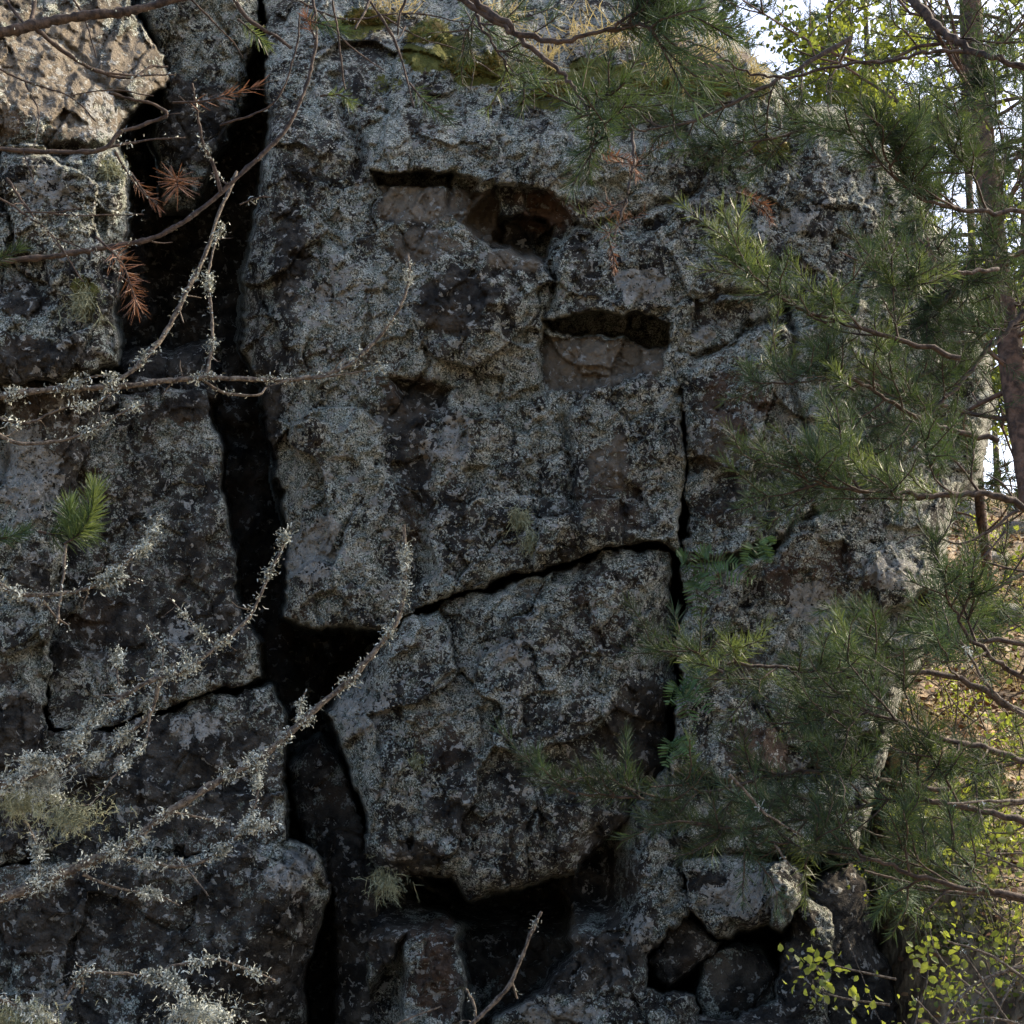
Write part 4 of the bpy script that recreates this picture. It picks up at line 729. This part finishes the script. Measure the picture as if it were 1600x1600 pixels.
def leafy(label, pts, Yd, seed, group='yellow-leaved twigs on the right'):
    rs = np.random.RandomState(seed); W = P([p[0] for p in pts], [p[1] for p in pts], Yd); root = thing('leafy_twig', label, 'leafy twig', W[0], group); c = smooth_path(W, 20)
    mb = MB(); tube(mb, c, np.linspace(.006, .002, 20), 5, rs=rs); mb.build('stem', GREYBARK, root); mb = MB()
    for q in range(46):
        i = rs.randint(4, 20); b = c[i]+rs.randn(3)*.05; d = unit(rs.randn(3)+[0, 0, -.3]); s = unit(np.cross(d, rs.randn(3))); L = rs.uniform(.016, .038)*Yd/5
        nrm = np.cross(d, s)*L*.12; V = [b, b+d*L*.3+s*L*.36+nrm, b+d*L*.65+s*L*.30+nrm, b+d*L, b+d*L*.65-s*L*.30+nrm, b+d*L*.3-s*L*.36+nrm]
        mb.add(V, [[0, 1, 2, 3], [0, 3, 4, 5]])
    mb.build('leaves', LEAF, root)
leafy('yellow leaves lit by the sun above the rusty litter at the lower right', [(1540, 1560), (1490, 1520), (1460, 1480), (1450, 1430)], 6.2, 1)
leafy('lower cluster of small yellow leaves over the rusty litter', [(1520, 1620), (1490, 1570), (1470, 1530)], 6.3, 2)
leafy('yellow leafy twig near the right edge above the lowest bough', [(1640, 1380), (1580, 1350), (1520, 1330), (1450, 1320)], 6.0, 3)
leafy('bright leaf cluster in the upper sky gap', [(1340, -20), (1300, 20), (1270, 50), (1262, 70)], 6.5, 4)
leafy('yellow leaf spray between the two sky gaps at the upper right', [(1500, 130), (1440, 160), (1400, 180), (1370, 170)], 6.5, 5)
leafy('small leafy twig at the right edge of the upper corner', [(1640, 60), (1570, 100), (1540, 180)], 6.4, 6)
for i, (pts, Y_, lab) in enumerate([([(1650, 850), (1600, 870), (1550, 880)], 6.8, 'leafy spray crossing the hillside stones at the right edge'), ([(1650, 960), (1590, 980), (1530, 1010)], 6.6, 'sunlit leafy spray above the right edge bough'),
    ([(1650, 1080), (1590, 1120), (1540, 1160)], 6.5, 'leafy spray drooping behind the bare crossing branch'), ([(1480, 1700), (1500, 1600), (1560, 1520), (1580, 1440)], 5.6, 'tall leafy stem rising from the bottom right corner'), ([(1420, 1700), (1430, 1600), (1450, 1520), (1440, 1400)], 6.3, 'leafy stem between the blue-black slab and the rusty litter'),
    ([(1650, 1250), (1580, 1300), (1500, 1290)], 6.4, 'leafy spray behind the sparse bough at the right edge'), ([(1650, 300), (1590, 320), (1550, 370)], 6.6, 'leafy spray beside the leaning trunk near the right edge')]):
    leafy(lab, pts, Y_, 20+i)
leafy('sparse leafy twig before the blue-black slab', [(1400, 1530), (1330, 1515), (1280, 1500), (1265, 1480)], 6.5, 7)
leafy('tiny leafy twig below the small cave', [(1390, 1570), (1320, 1560), (1275, 1545), (1270, 1530)], 6.5, 8)
dead_branch('pale bare twig slanting in the lower boughs over the pale-crusted boulder', [([(1140, 1210), (1170, 1240), (1200, 1270), (1260, 1310)], 5, 3, .4), ([(1210, 1320), (1240, 1360)], 4, 2, .2)], 3.4, seed=20)
dead_branch('sunlit bare branch crossing the hillside at the right edge', [([(1640, 1140), (1590, 1110), (1550, 1075), (1520, 1030), (1500, 1000)], 7, 3, .4), ([(1640, 1250), (1560, 1253), (1480, 1256)], 7, 3, .2)], 3.3, seed=21)
dead_branch('web of bare dark twigs in front of the bright hillside below the trunk', [([(1640, 800), (1590, 800), (1550, 830), (1500, 850), (1440, 835), (1400, 850)], 6, 2, .1), ([(1590, 800), (1570, 760), (1540, 740)], 5, 2, .1), ([(1640, 900), (1580, 890), (1520, 875), (1480, 880)], 5, 2, .1), ([(1600, 870), (1560, 920), (1500, 950)], 4, 2, .1), ([(1570, 830), (1530, 880), (1470, 930)], 4, 2, .1)], 3.9, seed=22, mat=BARK)
dead_branch('bare dark twig crossing the lower right brush', [([(1640, 1420), (1560, 1400), (1480, 1390), (1400, 1375), (1350, 1360)], 6, 3, .1), ([(1480, 1390), (1440, 1430)], 4, 2, 0)], 3.9, seed=23, mat=BARK)
dead_branch('tangle of dry grey twigs in the bottom right corner', [([(1640, 1500), (1560, 1520), (1500, 1560), (1450, 1640)], 6, 3, .2), ([(1640, 1560), (1560, 1500), (1480, 1470)], 5, 3, .2), ([(1600, 1640), (1540, 1540), (1500, 1480)], 5, 2, .2), ([(1640, 1620), (1560, 1590), (1470, 1600)], 5, 2, .2), ([(1530, 1640), (1570, 1560), (1620, 1480)], 5, 2, .2), ([(1500, 1640), (1460, 1590), (1430, 1560)], 4, 2, .2)], 5.2, seed=24)

for i, (x, y, L, lab) in enumerate([(1500, 1330, .3, 'yellow-green bush on the slope right of the lowest boughs'), (1570, 1340, .35, 'leafy bush at the right edge under the sparse bough'), (1440, 1400, .25, 'small olive bush beside the top of the rusty litter'), (1560, 1450, .25, 'low leafy bush in the tangle of grey twigs'), (1480, 1250, .25, 'leafy bush half hidden behind the sparse bough'), (1590, 1200, .3, 'sunlit bush at the right edge above the yellow leafy twig'), (1560, 1060, .35, 'sunlit bush on the slope behind the bough over the bright hillside'), (1500, 1120, .3, 'olive bush between the dark hole and the right edge'), (1580, 950, .35, 'pale green bush near the top of the bright hillside'), (1500, 980, .25, 'small bush beside the dark hole on the slope'), (1440, 1300, .25, 'bush hugging the rock behind the lowest boughs'), (1590, 1280, .3, 'bush at the right edge level with the sparse bough'), (1500, 1450, .22, 'leafy bush over the rusty litter'), (1590, 1540, .25, 'bush in the bottom right corner'), (1530, 850, .3, 'small bush high on the hillside under the sky gap')]):
    Ys = np.linspace(7, 24, 400); w = P(np.full(400, x), np.full(400, y), Ys); hit = np.argmax(ground_h(w[:, 0], w[:, 1]) > w[:, 2]); Y_ = float(Ys[hit]) if hit else 8.0
    rs = np.random.RandomState(i+70); p = P(x, y+35, Y_); root = thing('bush', lab, 'bush', p, 'bushes on the right slope'); st = MB(); lv = MB()
    for q in range(16):
        ax = curve_from(p, rs.randn(3)*.6+[0, -.1, .9], L*rs.uniform(.8, 2.8), 9, .4, .1, rs); tube(st, ax, np.linspace(.006, .002, 9), 5, rs=rs)
        k = rs.randint(3, 9, 30); b = ax[k]+rs.randn(30, 3)*.05; flakes(lv, b, rs.randn(30, 3)+[0, 0, .3], rs.uniform(.012, .05, 30), rs.uniform(.01, .032, 30), rs)
    st.build('stems', GREYBARK, root); lv.build('leaves', LEAF if i % 3 else OLIVE, root)
